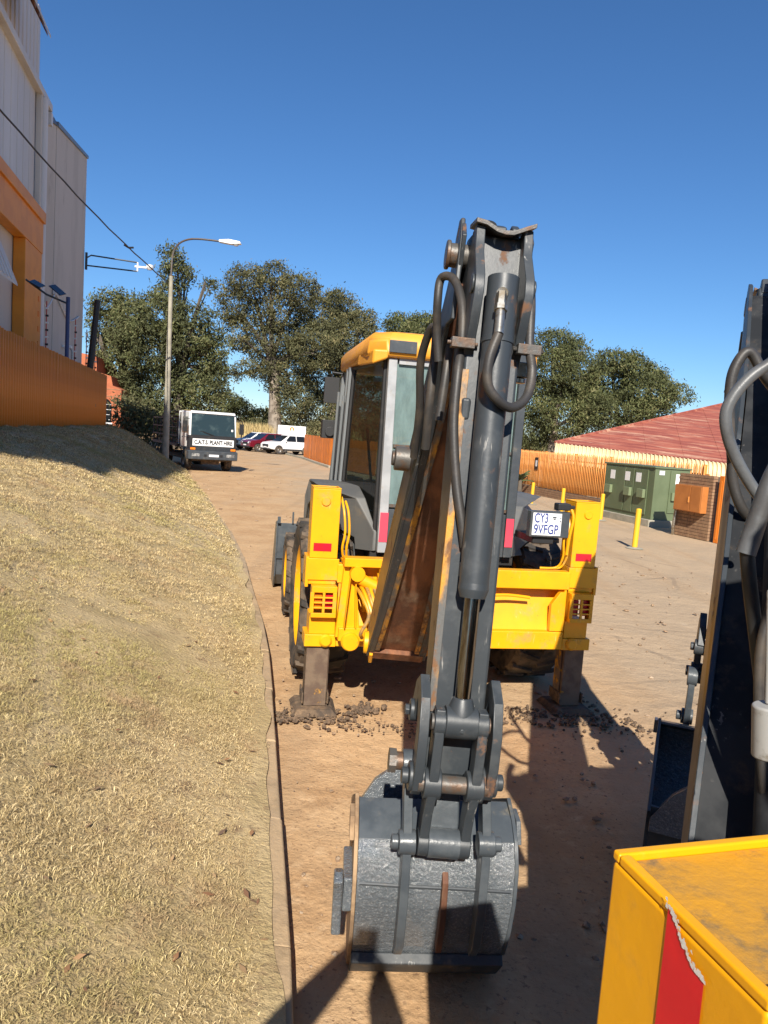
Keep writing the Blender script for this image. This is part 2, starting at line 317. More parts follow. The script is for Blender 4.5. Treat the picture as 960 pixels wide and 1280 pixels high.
def math_(op, a, c, v=None):
    n = N.new('ShaderNodeMath'); n.operation = op
    for i, s in enumerate((a, c)):
        if hasattr(s, 'links'): L.new(s, n.inputs[i])
        else: n.inputs[i].default_value = s
    return n.outputs[0]
def mr_(s, a, c, lo=0., hi=1.):
    n = N.new('ShaderNodeMapRange'); n.interpolation_type = 'SMOOTHSTEP'; n.inputs['From Min'].default_value = a; n.inputs['From Max'].default_value = c
    n.inputs['To Min'].default_value = lo; n.inputs['To Max'].default_value = hi; L.new(s, n.inputs['Value']); return n.outputs[0]
def mx_(f, a, c):
    n = N.new('ShaderNodeMix'); n.data_type = 'RGBA'; L.new(f, n.inputs[0])
    for k, s in ((6, a), (7, c)):
        if hasattr(s, 'links'): L.new(s, n.inputs[k])
        else: n.inputs[k].default_value = (*s, 1)
    return n.outputs[2]
across = math_('ADD', sep.outputs[0], math_('MULTIPLY', sep.outputs[1], .24))     # distance from the kerb line, roughly
sand = mx_(mr_(gnoise(1.1), .35, .65), (.53, .35, .19), (.43, .265, .135))
sand = mx_(mr_(gnoise(9, 8, .7), .5, .72), sand, (.58, .395, .225))
sand = mx_(mr_(gnoise(38, 4, .7), .56, .68), sand, (.27, .165, .09))
asph = mx_(mr_(gnoise(.6, 5), .4, .6), (.47, .345, .22), (.41, .305, .20))
asph = mx_(mr_(gnoise(60, 3, .7), .5, .7), asph, (.33, .245, .16))
pm = mr_(math_('ADD', across, math_('MULTIPLY', gnoise(.45, 6, .62), 9.)), 5.6, 10.5)
col = mx_(pm, sand, asph)
streak = mr_(gnoise(.55, 8, .7, (1.0, .28, 1)), .55, .68, 0, .75)
col = mx_(streak, col, (.45, .31, .185))
patch = mr_(gnoise(.33, 9, .72), .62, .68, 0, .6); col = mx_(patch, col, (.52, .40, .27))
trk = mr_(gnoise(1.1, 3, .5, (1.6, .05, 1)), .54, .66, 0, .4); col = mx_(trk, col, (.37, .25, .145))
vo = N.new('ShaderNodeTexVoronoi'); vo.feature = 'DISTANCE_TO_EDGE'; vo.inputs['Scale'].default_value = .45
wp = N.new('ShaderNodeMix'); wp.data_type = 'VECTOR'; wp.inputs[0].default_value = .12; ng = N.new('ShaderNodeTexNoise'); ng.inputs['Scale'].default_value = 1.5; L.new(geo.outputs['Position'], ng.inputs['Vector']); L.new(geo.outputs['Position'], wp.inputs[4]); L.new(ng.outputs['Color'], wp.inputs[5]); L.new(wp.outputs[1], vo.inputs['Vector'])
ck = math_('MULTIPLY', mr_(vo.outputs['Distance'], .012, .004), math_('MULTIPLY', pm, mr_(gnoise(.5), .48, .6, 0, .7))); col = mx_(ck, col, (.27, .2, .135))
L.new(col, b.inputs['Base Color'])
bp = N.new('ShaderNodeBump'); bp.inputs['Strength'].default_value = .9; bp.inputs['Distance'].default_value = .035
hsum = math_('ADD', math_('MULTIPLY', gnoise(5, 8, .6), 1.), math_('MULTIPLY', gnoise(45, 5, .7), .22)); L.new(hsum, bp.inputs['Height']); L.new(bp.outputs[0], b.inputs['Normal'])
M['road'] = gm
def grid(xs, ys, zf, name, m, **props):
    X, Y = np.meshgrid(xs, ys); Z = zf(X, Y); nx, ny = len(xs), len(ys)
    i = np.arange(nx*ny).reshape(ny, nx)
    f = np.stack([i[:-1, :-1], i[:-1, 1:], i[1:, 1:], i[1:, :-1]], -1).reshape(-1, 4)
    return raw(name, np.stack([X, Y, Z], -1).reshape(-1, 3), f, m, smooth=True, **props)
def axis_(a, b, lo, hi, st): return np.unique(np.concatenate([np.linspace(-700, a, 12), np.arange(a, b, st), np.linspace(b, 900, 14)]))
def gz(X, Y):
    n = np.zeros_like(X)
    for fx, fy, ph, am in ((.9, .35, .3, .012), (.4, 1.3, 1.7, .010), (2.3, 1.1, .8, .006), (1.7, 2.9, 2.1, .005)): n += am*np.sin(fx*X + fy*Y + ph)*np.cos(fy*X*.7 - fx*Y*.6 + ph*2)
    n *= np.exp(-((X-1)**2 + (Y-6)**2)/180)
    return n - .012
grid(axis_(-6, 8, 0, 0, .25), axis_(-2, 16, 0, 0, .25), gz, 'ground', 'road', kind='structure')

M['soil'] = mat('dry_grass_thatch', (.52, .395, .21), .95, col2=(.41, .31, .15), nscale=1.3, lo=.4, hi=.62, dirt=(.24, .155, .085), dscale=5, dlo=.55, dhi=.72, bump=.8, bscale=30, bdist=.03)
u = np.concatenate([np.linspace(0, 1.0, 44), np.linspace(1.06, 3.2, 12)]); vy = np.unique(np.concatenate([np.arange(-14, 1, .25), np.arange(1, 14, .1), np.arange(14, 37.01, .25)]))
U, VY = np.meshgrid(u, vy); k = kerbx(VY) - .10; X = k - (k - fencex(VY))*U
Z = bankz(X, VY)
nz = np.array([mnoise.noise(Vector((x*.9, y*.9, 0)))*.05 + mnoise.noise(Vector((x*3.1, y*3.1, 4)))*.025 for x, y in zip(X.ravel(), VY.ravel())]).reshape(X.shape)
Z = Z + nz*ss(U/.12)*(1 - ss((U-1)/.1)*.6)
for j in range(len(vy)):      # soil and thatch spill over the kerb's back edge
    if vy[j] < 30: X[j, 0] += .022 + .055*mnoise.noise(Vector((vy[j]*1.9, 5, 0))) + .006*mnoise.noise(Vector((vy[j]*7, 9, 0))); Z[j, 0] = .139 if vy[j] < 10 else max(.06, .139 - (vy[j]-10)*.012); Z[j, 1] = max(Z[j, 1], Z[j, 0] + .008); Z[j, 2] = max(Z[j, 2], Z[j, 1] + .006)
ii = np.arange(X.size).reshape(X.shape); f = np.stack([ii[:-1, 1:], ii[:-1, :-1], ii[1:, :-1], ii[1:, 1:]], -1).reshape(-1, 4)
raw('grass_bank', np.stack([X, VY, Z], -1).reshape(-1, 3), f, 'soil', smooth=True, kind='structure')
def bank_height(x, y):
    k = kerbx(y) - .10; uu = (k - x)/(k - fencex(y))
    n = mnoise.noise(Vector((x*.9, y*.9, 0)))*.05 + mnoise.noise(Vector((x*3.1, y*3.1, 4)))*.025
    return float(bankz(x, y) + n*ss(uu/.12))

# blades of dry grass: flat tapering leaves lying every way over the bank
M['grass'] = mat('dry_grass_blades', (.4, .3, .14), .8, spec=.25, island=[(.18, .13, .055), (.50, .375, .175), (.68, .53, .275), (.82, .67, .39), (.33, .22, .11)], col2=(.43, .365, .145), nscale=.55, lo=.44, hi=.66, dirt=(.44, .31, .17), dscale=2.2, dlo=.5, dhi=.64)
def blades(nt_, per, y0, y1, lmin, lmax, wd, spread, tmax=1.0):
    y = rng.uniform(y0, y1, nt_); uu = rng.uniform(0.0, tmax, nt_)
    k = kerbx(y) - .08; x = k - (k - fencex(y))*uu
    d0 = np.array([mnoise.noise(Vector((a*.8, c*.8, 9))) + .6*mnoise.noise(Vector((a*3.2, c*3.2, 2))) for a, c in zip(x, y)])
    edge = uu*(k - fencex(y))
    keep = (d0 > -.58 + rng.uniform(-.25, .4, nt_)) & (edge > np.abs(rng.normal(0, .05, nt_)) - .035 + .06*np.array([1 + 1.6*mnoise.noise(Vector((0, c*2.1, 3))) for c in y]))
    trk = np.abs(x - np.interp(y, [3.0, 3.8, 4.4, 5.2, 6.8, 8.9, 12.9, 18], [-1.5, -1.8, -1.98, -2.24, -2.57, -2.78, -3.36, -4.3]) + .1*np.sin(y*3)); keep &= (trk > .07*rng.uniform(.3, 1.6, nt_)) | (rng.random(nt_) < .35)
    x, y, d0 = x[keep], y[keep], d0[keep]; nt_ = len(x); z = np.array([bank_height(a, c) for a, c in zip(x, y)])
    hgt = rng.uniform(.55, 1.25, nt_)*(1 + .5*np.clip(d0, -.6, .8)); lean = rng.normal(-2.3, 1.0, nt_); ll = rng.uniform(.2, .9, nt_)
    n = nt_*per; R_ = lambda v: np.repeat(v, per)
    az = rng.uniform(0, 2*np.pi, n); rr = spread*np.sqrt(rng.random(n))
    px_, py_ = R_(x) + rr*np.cos(az), R_(y) + rr*np.sin(az); pz_ = R_(z)
    dx = .75*np.cos(az)*rr/spread + R_(ll*np.cos(lean)) + rng.normal(0, .35, n); dy = .75*np.sin(az)*rr/spread + R_(ll*np.sin(lean)) + rng.normal(0, .35, n)
    d = np.stack([dx, dy, rng.uniform(.35, 1.1, n)], -1); d /= np.linalg.norm(d, axis=1)[:, None]
    ln = rng.uniform(lmin, lmax, n)*R_(hgt); h2 = np.stack([d[:, 0], d[:, 1], -.55*np.ones(n)], -1)
    a2 = rng.uniform(0, np.pi, n); s = np.stack([np.cos(a2), np.sin(a2), np.zeros(n)], -1); w_ = wd*rng.uniform(.6, 1.3, n)
    p = np.stack([px_, py_, pz_ - .005], -1); mid = p + d*(ln*.5)[:, None]; m0 = mid - s*w_[:, None]*.5; m1 = mid + s*w_[:, None]*.5; tip = mid + (d*.6 + h2*.6)*(ln*.5)[:, None]
    vs = np.stack([p, m1, tip, m0], 1).reshape(-1, 3)
    return vs, (np.arange(n)*4)[:, None] + np.arange(4)
vs, fs, o = [], [], 0
for a in ((50000, 13, 1.2, 5.5, .018, .048, .0026, .03, .95), (24000, 10, 5.5, 11, .026, .06, .0048, .045), (20000, 8, 11, 20, .035, .07, .010, .06), (12000, 7, 20, 34, .045, .085, .02, .1), (9000, 8, -6, 1.2, .03, .065, .006, .05)):
    v, f = blades(*a); vs.append(v); fs.append(f + o); o += len(v)
raw('dry_grass', np.concatenate(vs), np.concatenate(fs), 'grass', kind='stuff')

kr = thing('kerb', 'sandy concrete kerb edging the foot of the dry grass bank', 'kerb'); kr['kind'] = 'structure'
pts = []; yy = -6.0
while yy < 33: pts.append(Vector((float(kerbx(yy)), yy, 0))); yy += .97 if yy < 12 else 1.9
for a, c in zip(pts[:-1], pts[1:]):
    d = (c - a); n = Vector((-d.y, d.x, 0)).normalized(); e = d.normalized()*.002; j = random.uniform(-.005, .005); h = .118 + random.uniform(-.007, .007)
    if a.y > 10: h -= min(.085, (a.y-10)*.012)
    p0, p1 = a + e, c - e; n0 = n*(j)
    q = [p0 + n0, p1 + n0, p1 + n*.09 + n0, p0 + n*.09 + n0]
    m = MB(); m.hexa([(v.x, v.y, -.03) for v in q] + [(q[0].x + n.x*.012, q[0].y + n.y*.012, h), (q[1].x + n.x*.012, q[1].y + n.y*.012, h), (q[2].x, q[2].y, h + .012), (q[3].x, q[3].y, h + .012)])
    m.build('kerb_stone', 'kerb', kr, bevel=.012, seg=2)

# pebbles and clods
def rock(mb, c, r, sq=.6):
    bm = bmesh.new(); bmesh.ops.create_icosphere(bm, subdivisions=1, radius=r)
    sx, sy, sz = random.uniform(.7, 1.35), random.uniform(.7, 1.35), sq*random.uniform(.7, 1.2)
    vs = [Vector((v.co.x*sx, v.co.y*sy, v.co.z*sz))*random.uniform(.75, 1.2) + Vector(c) for v in bm.verts]
    mb.add(vs, [tuple(v.index for v in f.verts) for f in bm.faces]); bm.free()
m = MB()
for i in range(620):
    y = 2.3 + 12*random.random()**1.6; x = float(kerbx(y)) + .05 + random.random()*(1.2 + y*.55); rock(m, (x, y, 0), random.choice((.006, .008, .01, .014, .02))*(1 if y < 6 else 1.4))
M['pebble'] = mat('sandy_pebbles', (.3, .2, .12), .95, island=[(.16, .11, .07), (.34, .22, .13), (.42, .32, .22), (.22, .15, .1)])
m.build('pebbles', 'pebble', ang=20, kind='stuff')
m = MB()
for i in range(420):
    y = 3 + 30*random.random()**1.3; x = float(kerbx(y)) + .1 + random.random()*9; rock(m, (x, y, 0), random.choice((.008, .012, .018, .03))*(1 + y*.02), .5)
m.build('loose_stones', 'pebble', ang=20, kind='stuff')
M['deadleaf'] = mat('dead_leaves', (.2, .1, .05), .8, island=[(.13, .065, .035), (.26, .13, .06), (.34, .22, .11), (.10, .06, .04)])
vs_ = []
for i in range(520):
    y = 1.6 + 14*random.random()**1.4; x = float(kerbx(y)) - .1 - random.random()*(float(kerbx(y)) - .3 - fencex(y)); z = bank_height(x, y) + random.uniform(.012, .035); a = random.uniform(0, 6.3); l = random.uniform(.012, .03); n_ = Vector((math.cos(a), math.sin(a), random.uniform(-.5, .5)))*l; t_ = Vector((-math.sin(a), math.cos(a), random.uniform(-.4, .4)))*l*.4; c = Vector((x, y, z))
    vs_ += [c - n_, c + t_, c + n_, c - t_]
raw('fallen_leaves', [tuple(v) for v in vs_], np.arange(len(vs_)).reshape(-1, 4), 'deadleaf', kind='stuff')
M['clod'] = mat('dark_earth_clods', (.12, .085, .055), .97, island=[(.07, .05, .035), (.14, .095, .06), (.2, .13, .08)], bump=.6, bscale=60)
m = MB()
for cx, cy, sx, sy, n, big in ((-.42, 5.42, .2, .1, 190, .032), (-.05, 5.6, .07, .05, 90, .045), (.05, 5.25, .22, .06, 80, .02), (-.6, 5.3, .1, .05, 60, .03), (1.66, 5.75, .22, .14, 180, .035), (1.2, 5.75, .1, .09, 110, .022), (1.95, 5.6, .35, .25, 60, .022), (.55, 5.45, .25, .1, 50, .018), (2.7, 5.6, .6, .5, 40, .02)):
    for i in range(n):
        rock(m, (random.gauss(cx, sx), random.gauss(cy, sy), .0 + abs(random.gauss(0, .012))), big*.62*random.uniform(.2, 1.0)**1.5 + .003, .8)
m.build('earth_clods', 'clod', ang=20, kind='stuff')
# ------------------------------------------------------------------ backhoe loader
# machine frame: x right, y forward, z up; the rear frame stands on y = 0
def wheel(parent, x, y, r, wdt, rimr, side, lug):
    t = MB(); hw = wdt/2
    prof = [(-hw*.82, rimr), (-hw*.98, r*.78), (-hw*.98, r*.90), (-hw*.8, r*.965), (hw*.8, r*.965), (hw*.98, r*.90), (hw*.98, r*.78), (hw*.82, rimr)]
    t.lathe(prof, (x, y, r), 40)
    n = lug
    for i in range(n):
        for s in (-1, 1):
            a = 2*math.pi*(i + (.5 if s > 0 else 0))/n
            T = Matrix.Translation((x, y, r)) @ Matrix.Rotation(a, 4, 'X')
            q = [(s*hw*.02, -.022, r*.95), (s*hw*.02, .022, r*.95), (s*hw*1.0, .12, r*.93), (s*hw*1.0, .06, r*.93), (s*hw*.02, -.02, r), (s*hw*.02, .02, r), (s*hw*.96, .11, r*.985), (s*hw*.96, .065, r*.985)]
            o = t.T; t.T = T; t.hexa(q); t.T = o
    wt = t.build('wheel_tyre', 'tyre', parent)
    m = MB(); ax = x + side*hw*.8
    m.lathe([(x - side*hw*.75, rimr*1.01), (ax, rimr*1.03), (ax + side*.012, rimr*.97), (ax - side*.02, rimr*.9), (ax - side*.13, rimr*.80), (ax - side*.15, rimr*.45), (ax - side*.09, rimr*.40), (ax - side*.09, .0)], (0, y, r), 36)
    for i in range(8):
        a = i*math.pi/4; m.cyl((ax - side*.15, y + rimr*.6*math.cos(a), r + rimr*.6*math.sin(a)), (ax - side*.12, y + rimr*.6*math.cos(a), r + rimr*.6*math.sin(a)), .016, 6)
    m.build('wheel_rim', 'yellow', parent)

def hose(parent, pts, r, m='hose', label=None, n=10):
    o = MB().tube(smooth_path(pts, 7), r, n).build('hose', m, parent)
    if label: o['label'] = label
    return o

def backhoe(name, label, loc, rz, cx, swing, lean, plate, sticker):
    root = thing(name, label, 'backhoe loader', loc, rz, 'yellow and grey backhoe loaders parked back to back')
    B = lambda m, nm, mt, **k: m.build(nm, mt, root, **k)
    # ---- rear frame
    for s in (-1, 1):
        X = lambda a: s*a
        m = MB(); m.prism([(X(.945), 1.20), (X(1.155), 1.20), (X(1.155), 1.725), (X(.945), 1.725)], 0, .215, 'y')
        m.rng(X(.945), X(1.155), 0, .215, 1.0, 1.2)
        post = B(m, 'stabilizer_post', 'yellow', bevel=.006)
        m = MB(); m.rng(X(.945), X(1.155), .0, .012, 1.725, 1.736); m.rng(X(1.142), X(1.155), .012, .215, 1.725, 1.736); m.rng(X(.945), X(.958), .012, .215, 1.725, 1.736); m.rng(X(.958), X(1.142), .196, .215, 1.725, 1.734)
        m.build('post_rim', 'yellow', post, bevel=.003)
        m = MB(); m.rng(X(1.155), X(1.18), -.012, .20, .98, 1.21); m.rng(X(.93), X(1.165), -.014, -.001, 1.035, 1.2); B(m, 'post_bracket', 'yellow', bevel=.004)
        m = MB(); m.rng(X(.959), X(1.141), .013, .195, 1.7252, 1.7275); m.build('post_top', 'yellow_dirty', post)
        c = X(1.055); m = MB(); m.lathe([(-.012, .0), (-.012, .03), (-.004, .036), (0.001, .036)], (c, 0, 1.63), 20, 'y'); m.build('post_bolt', 'yellow', post)
        m = MB(); m.rng(c - .075, c + .06, -.004, -.0005, 1.255, 1.315); m.build('reflector', 'red', post)
        # lamp guard
        gx = X(1.035); m = MB(); m.rng(gx-.095, gx+.095, -.012, 0.0, .765, .80); m.rng(gx-.095, gx+.095, -.012, 0, .955, 1.0)
        for q in (-.0885, -.006, .0885 - .007): m.rng(gx + q - .0065 - (.01 if abs(q) > .05 else 0), gx + q + .0135, -.012, 0, .80, .955)
        for k in range(1, 4): m.rng(gx-.08, gx+.08, -.0115, -.001, .80 + k*.039 - .006, .80 + k*.039 + .006)
        m.rng(gx-.095, gx-.085, 0, .10, .765, 1.0); m.rng(gx+.085, gx+.095, 0, .10, .765, 1.0); m.rng(gx-.085, gx+.085, 0, .10, .99, 1.0); m.rng(gx-.085, gx+.085, 0, .1, .765, .775)
        m.T = Matrix.Translation((0, -.075, 0)); g = MB(m.T); g.v = [(a, c2 - .075, d) for a, c2, d in m.v]; g.f = m.f; g.mi = m.mi
        gd = B(g, 'lamp_guard', 'yellow', bevel=.003)
        for q, mm in ((-.045, 'orangelamp' if s < 0 else 'red'), (.042, 'red')):
            l = MB(); l.rng(gx + q - .034, gx + q + .034, -.05, -.02, .815, .945); l.build('tail_lamp', mm, gd, bevel=.008)
        # lower corner of the frame
        m = MB(); m.rng(X(.92), X(1.16), -.03, .2, .525, .62); m.rng(X(.93), X(1.13), -.018, .2, .62, .765); B(m, 'leg_housing', 'yellow', bevel=.006)
        m = MB(); m.lathe([(-.055, 0), (-.055, .035), (-.04, .05), (-.028, .05)], (X(1.0), 0, .575), 20, 'y'); B(m, 'housing_pin', 'yellow')
        # leg and foot
        lm = MB(); lm.rng(X(.965), X(1.135), .0, .17, .05, .56); lm.rng(X(.955), X(.965), .03, .14, .06, .56); leg = B(lm, 'stabilizer_leg', 'leg', bevel=.008)
        f_ = MB(); f_.hexa([(X(.88), -.10, .0), (X(1.22), -.12, .0), (X(1.23), .27, .0), (X(.87), .27, 0), (X(.92), -.07, .045), (X(1.19), -.08, .05), (X(1.19), .24, .05), (X(.91), .24, .045)])
        f_.rng(X(.945), X(.96), -.02, .19, .07, .16); f_.rng(X(1.14), X(1.155), -.02, .19, .07, .16); f_.build('stabilizer_foot', 'mud', leg, bevel=.01)
    m = MB(); m.rng(-.94, .94, -.03, .07, 1.02, 1.165); B(m, 'upper_slide_rail', 'yellow', bevel=.008)
    m = MB(); m.rng(-.92, .92, -.035, .08, .53, .675); B(m, 'lower_slide_rail', 'yellow', bevel=.008)
    m = MB(); m.hexa([(-.92, .02, .675), (.92, .02, .675), (.92, .05, .675), (-.92, .05, .675), (-.92, .13, 1.02), (.92, .13, 1.02), (.92, .16, 1.02), (-.92, .16, 1.02)])
    m.rng(-.925, -.905, -.02, .13, .68, 1.02); m.rng(.905, .925, -.02, .13, .68, 1.02); B(m, 'frame_panel', 'yellow', bevel=.004)
    m = MB(); m.prism([(.80, .68), (.92, .68), (.92, 1.0), (.87, 1.0), (.80, .9)], -.03, .02, 'y'); B(m, 'frame_gusset', 'yellow', bevel=.004)
    hose(root, [(.3, .012, .95), (.2, -.03, .98), (.05, -.05, .9), (.0, -.06, .75), (-.06, -.06, .7)], .011, 'yellow')
    hose(root, [(.62, .0, .945), (.4, -.02, .965), (.2, -.03, .94), (.06, -.05, .84), (.02, -.06, .72)], .012, 'yellow')
    # pipes behind the posts
    for s in (-1, 1):
        for k in range(2):
            x = s*(.91 - .032*k); hose(root, [(x*1.02, .10, 1.66 - .03*k), (x, .02, 1.55), (x - s*.012, .0, 1.4), (x - s*.0, .015, 1.28), (x - s*.03, .05, 1.19), (x - s*(.12 + .05*k), .06, 1.178)], .009, 'yellow', n=8)
    # ---- sliding carriage with the kingpost (cx = how far it has been slid)
    m = MB(); y0 = -.10
    m.prism([(cx-.44, .62), (cx-.40, 1.2), (cx-.32, 1.21), (cx-.26, .69), (cx+.26, .69), (cx+.32, 1.21), (cx+.40, 1.2), (cx+.44, .62)], y0, -.045, 'y')
    m.rng(cx-.42, cx+.42, y0-.03, -.042, .60, .70); m.rng(cx-.41, cx+.41, y0-.06, -.042, 1.17, 1.235); m.rng(cx-.41, cx+.41, -.05, .09, 1.175, 1.2)
    m.prism([(cx-.385, .70), (cx-.355, 1.17), (cx-.345, 1.17), (cx-.375, .70)], y0-.06, y0, 'y'); m.prism([(cx-.30, .70), (cx-.325, 1.17), (cx-.315, 1.17), (cx-.29, .70)], y0-.045, y0, 'y')
    m.rng(cx-.25, cx+.25, y0+.0, -.05, .82, 1.05)
    B(m, 'slide_carriage', 'yellow', bevel=.006)
    m = MB()
    m.lathe([(-.03, 0), (-.03, .06), (-.015, .07), (.02, .07)], (cx-.33, -.14, .60), 24, 'y'); m.lathe([(-.05, 0), (-.05, .055), (.03, .055)], (cx-.31, -.13, 1.12), 24, 'y'); m.lathe([(-.05, 0), (-.05, .045), (.03, .045)], (cx-.10, -.16, 1.14), 24, 'y')
    m.prism([(-.03, .58), (-.12, .56), (-.2, .62), (-.2, .72), (-.03, .72)], cx-.18, cx-.15)
    B(m, 'carriage_boss', 'yellow')
    for s in (-1, 1):
        m = MB(); m.cyl((cx + s*.30, -.10, 1.08), (cx + s*.13, -.22, 1.02), .045, 18); m.cyl((cx + s*.13, -.22, 1.02), (cx + s*.09, -.30, .99), .025, 14); m.cyl((cx+s*.13, -.21, .98), (cx+s*.13, -.21, 1.06), .05, 16); B(m, 'swing_ram', 'yellow')
    Tb = Matrix.Translation((cx, -.45, 0)) @ Matrix.Rotation(R(swing), 4, 'Z')
    lean_m = Matrix.Translation((0, 0, 2.0)) @ Matrix.Rotation(R(lean), 4, 'Y') @ Matrix.Translation((0, 0, -2.0))
    T = Tb @ lean_m
    m = MB(Tb)      # kingpost casting
    m.cyl((0, .1, .55), (0, .1, 1.2), .055, 20); m.prism([(.35, .60), (.36, .68), (.1, .78), (-.16, .80), (-.19, .64), (-.1, .56)], -.24, -.215); m.prism([(.35, .60), (.36, .68), (.1, .78), (-.16, .80), (-.19, .64), (-.1, .56)], .215, .24)
    m.rng(-.215, .215, .06, .14, .58, .70); m.rng(-.2, .2, .05, .34, 1.06, 1.12); m.rng(-.16, .16, .05, .15, .7, 1.06); m.lathe([(-.03, 0), (-.03, .075), (.03, .085), (.03, 0)], (-.25, -.08, .70), 28); m.lathe([(-.03, 0), (-.03, .085), (.03, .075), (.03, 0)], (.25, -.08, .70), 28)
    m.rng(-.17, -.14, .02, .2, .72, 1.0)
    B(m, 'kingpost', 'yellow', bevel=.005)
    for k, (a, c) in enumerate(((-.27, .0), (-.24, .03), (-.21, .0), (-.19, .05), (-.16, -.02))):
        hose(root, [Tb @ Vector(p) for p in ((a-.08, .32, 1.0+.02*k), (a-.04, .15, .98), (a+.02, .05, .86-.03*k), (a-.03+c, .02, .74), (a-.02, .1, .68))], .014, 'yellow' if k % 2 else 'yellow_worn', n=8)
    # ---- boom: b(u, z) with u outward from the kingpost
    P = lambda u, z: (-u, z)
    d = Vector((2.2, 2.16)).normalized(); nv = Vector((d.y, -d.x)); a0 = Vector((.06, .72))
    def along(t, h): q = a0 + d*t + nv*h; return P(q.x, q.y)
    LEN = 3.06
    side = [along(-.1, -.09), along(-.12, .04), along(-.02, .13), along(.5, .175), along(1.3, .17), along(2.3, .12), along(2.85, .09), along(LEN, .085), along(LEN+.09, .03), along(LEN+.09, -.05), along(LEN, -.1), along(2.5, -.13), along(1.4, -.2), along(.5, -.17)]
    wb, wt = .205, .135
    boom = None
    def wid(t): return wb + (wt-wb)*max(0, min(1, t/2.2))
    def plate_side(mb, s, th):
        vs = []
        tt = [-.1, -.12, -.02, .5, 1.3, 2.3, 2.85, LEN, LEN+.09, LEN+.09, LEN, 2.5, 1.4, .5]
        for q, t_ in zip(side, tt): vs.append((s*wid(t_), q[0], q[1]))
        for q, t_ in zip(side, tt): vs.append((s*(wid(t_)-th), q[0], q[1]))
        k = len(side); fs = [tuple(range(k)), tuple(range(2*k-1, k-1, -1))] + [((i+1) % k, i, k+i, k+(i+1) % k) for i in range(k)]
        mb.add(vs, fs)
    m = MB(T); plate_side(m, -1, .016); plate_side(m, 1, .016); boom = B(m, 'boom', 'greyworn', bevel=.003)
    def strip(mb, t0, t1, x0, x1, h, th, n=8):
        """slab across the boom between lateral fractions x0..x1 at height h (function of t)"""
        vs = []; 
        for i in range(n+1):
            t_ = t0 + (t1-t0)*i/n; hh = h(t_); wv = wid(t_)
            for xx, h2 in ((x0, hh), (x1, hh), (x1, hh-th), (x0, hh-th)):
                q = along(t_, h2); xv = xx if abs(xx) < 1 else math.copysign(wv - (2-abs(xx)), xx)
                vs.append((xv, q[0], q[1]))
        fs = [(0, 1, 2, 3), tuple(reversed([n*4+i for i in range(4)]))]
        for i in range(n):
            for j in range(4): fs.append((i*4+(j+1) % 4, i*4+j, (i+1)*4+j, (i+1)*4+(j+1) % 4))
        mb.add(vs, fs)
    und = lambda t_: float(np.interp(t_, [-.02, .5, 1.3, 2.3, 2.85, 3.06], [.13, .175, .17, .12, .09, .085]))
    top = lambda t_: float(np.interp(t_, [-.1, .5, 1.4, 2.5, 3.06], [-.09, -.17, -.2, -.13, -.1]))
    # x codes: +-(2-e) means boom width minus e
    m = MB(T); strip(m, .06, 2.7, -1.985, -1.952, lambda t_: und(t_) + .002, .02); strip(m, .06, 2.7, 1.952, 1.985, lambda t_: und(t_) + .002, .02); m.build('boom_flange', 'greyworn', boom, bevel=.003)
    for s in (-1, 1): m = MB(T); strip(m, .08, 2.5, s*1.951, s*1.918, lambda t_: und(t_) + .0, .02); m.build('flange_edge', 'greystripe', boom, bevel=.003)
    m = MB(T); strip(m, .0, 2.95, -1.984, 1.984, lambda t_: und(t_) - .03, .014); m.build('boom_web', 'rust', boom)
    m = MB(T); strip(m, -.05, .055, -1.984, 1.984, lambda t_: und(max(t_, -.02)) + .004, .06, 2); m.build('boom_lip', 'rust', boom, bevel=.008)
    m = MB(T); strip(m, .0, 3.0, -1.984, 1.984, lambda t_: top(t_) + .03, .014); m.build('boom_back', 'shadeblack', boom)
    m = MB(T); q = along(0, 0); m.cyl((-.225, q[0], q[1]), (.225, q[0], q[1]), .045, 20); m.build('boom_pin', 'rustgrey', boom); m = MB(T); q = along(LEN-.02, 0); m.cyl((-.17, q[0], q[1]), (.14, q[0], q[1]), .045, 20); m.cyl((-.18, q[0], q[1]), (-.165, q[0], q[1]), .055, 24); m.build('boom_pin', 'rustgrey', boom, bevel=.004)
    if plate:
        m = MB(T); q = along(1.85, -.02); m.cyl((-.235, q[0], q[1]), (-.14, q[0], q[1]), .062, 22); m.cyl((-.25, q[0], q[1]), (-.235, q[0], q[1]), .04, 12); m.build('ram_pivot', 'rustgrey', boom, bevel=.006)
    # boom ram under the boom's back and dipper ram on its back
    m = MB(T); q0, q1, q2 = along(.35, -.28), along(1.5, -.30), along(1.85, -.03); m.cyl((0, *q0), (0, *q1), .06, 20); B(m, 'boom_ram', 'shadeblack')
    m = MB(T); q0, q1 = along(1.2, -.27), along(2.45, -.26); m.cyl((0, *q0), (0, *q1), .055, 20); m.cyl((0, *q1), (0, *along(3.05, -.24)), .03, 16); m.rng(-.07, -.05, along(1.2, 0)[0]-.1, along(1.2, 0)[0]+.1, along(1.2, -.1)[1], along(1.2, -.35)[1]); B(m, 'dipper_ram', 'shadeblack')
    # ---- dipper
    HW = .098
    dip = [(2.30, 2.92), (2.40, 2.89), (2.50, 2.40), (2.57, 1.9), (2.635, 1.35), (2.665, 1.12), (2.66, .98), (2.60, .90), (2.53, .93), (2.50, 1.05), (2.44, 1.3), (2.33, 1.75), (2.20, 2.30), (2.14, 2.6), (2.12, 2.86), (2.18, 2.93)]
    m = MB(T); m.prism([P(*q) for q in dip], -HW, HW); dp = B(m, 'dipper', 'greyworn', bevel=.012, seg=3)
    fr = lambda z: float(np.interp(z, [.98, 1.12, 1.35, 1.9, 2.40, 2.95], [2.66, 2.665, 2.635, 2.57, 2.50, 2.40]))
    m = MB(T)
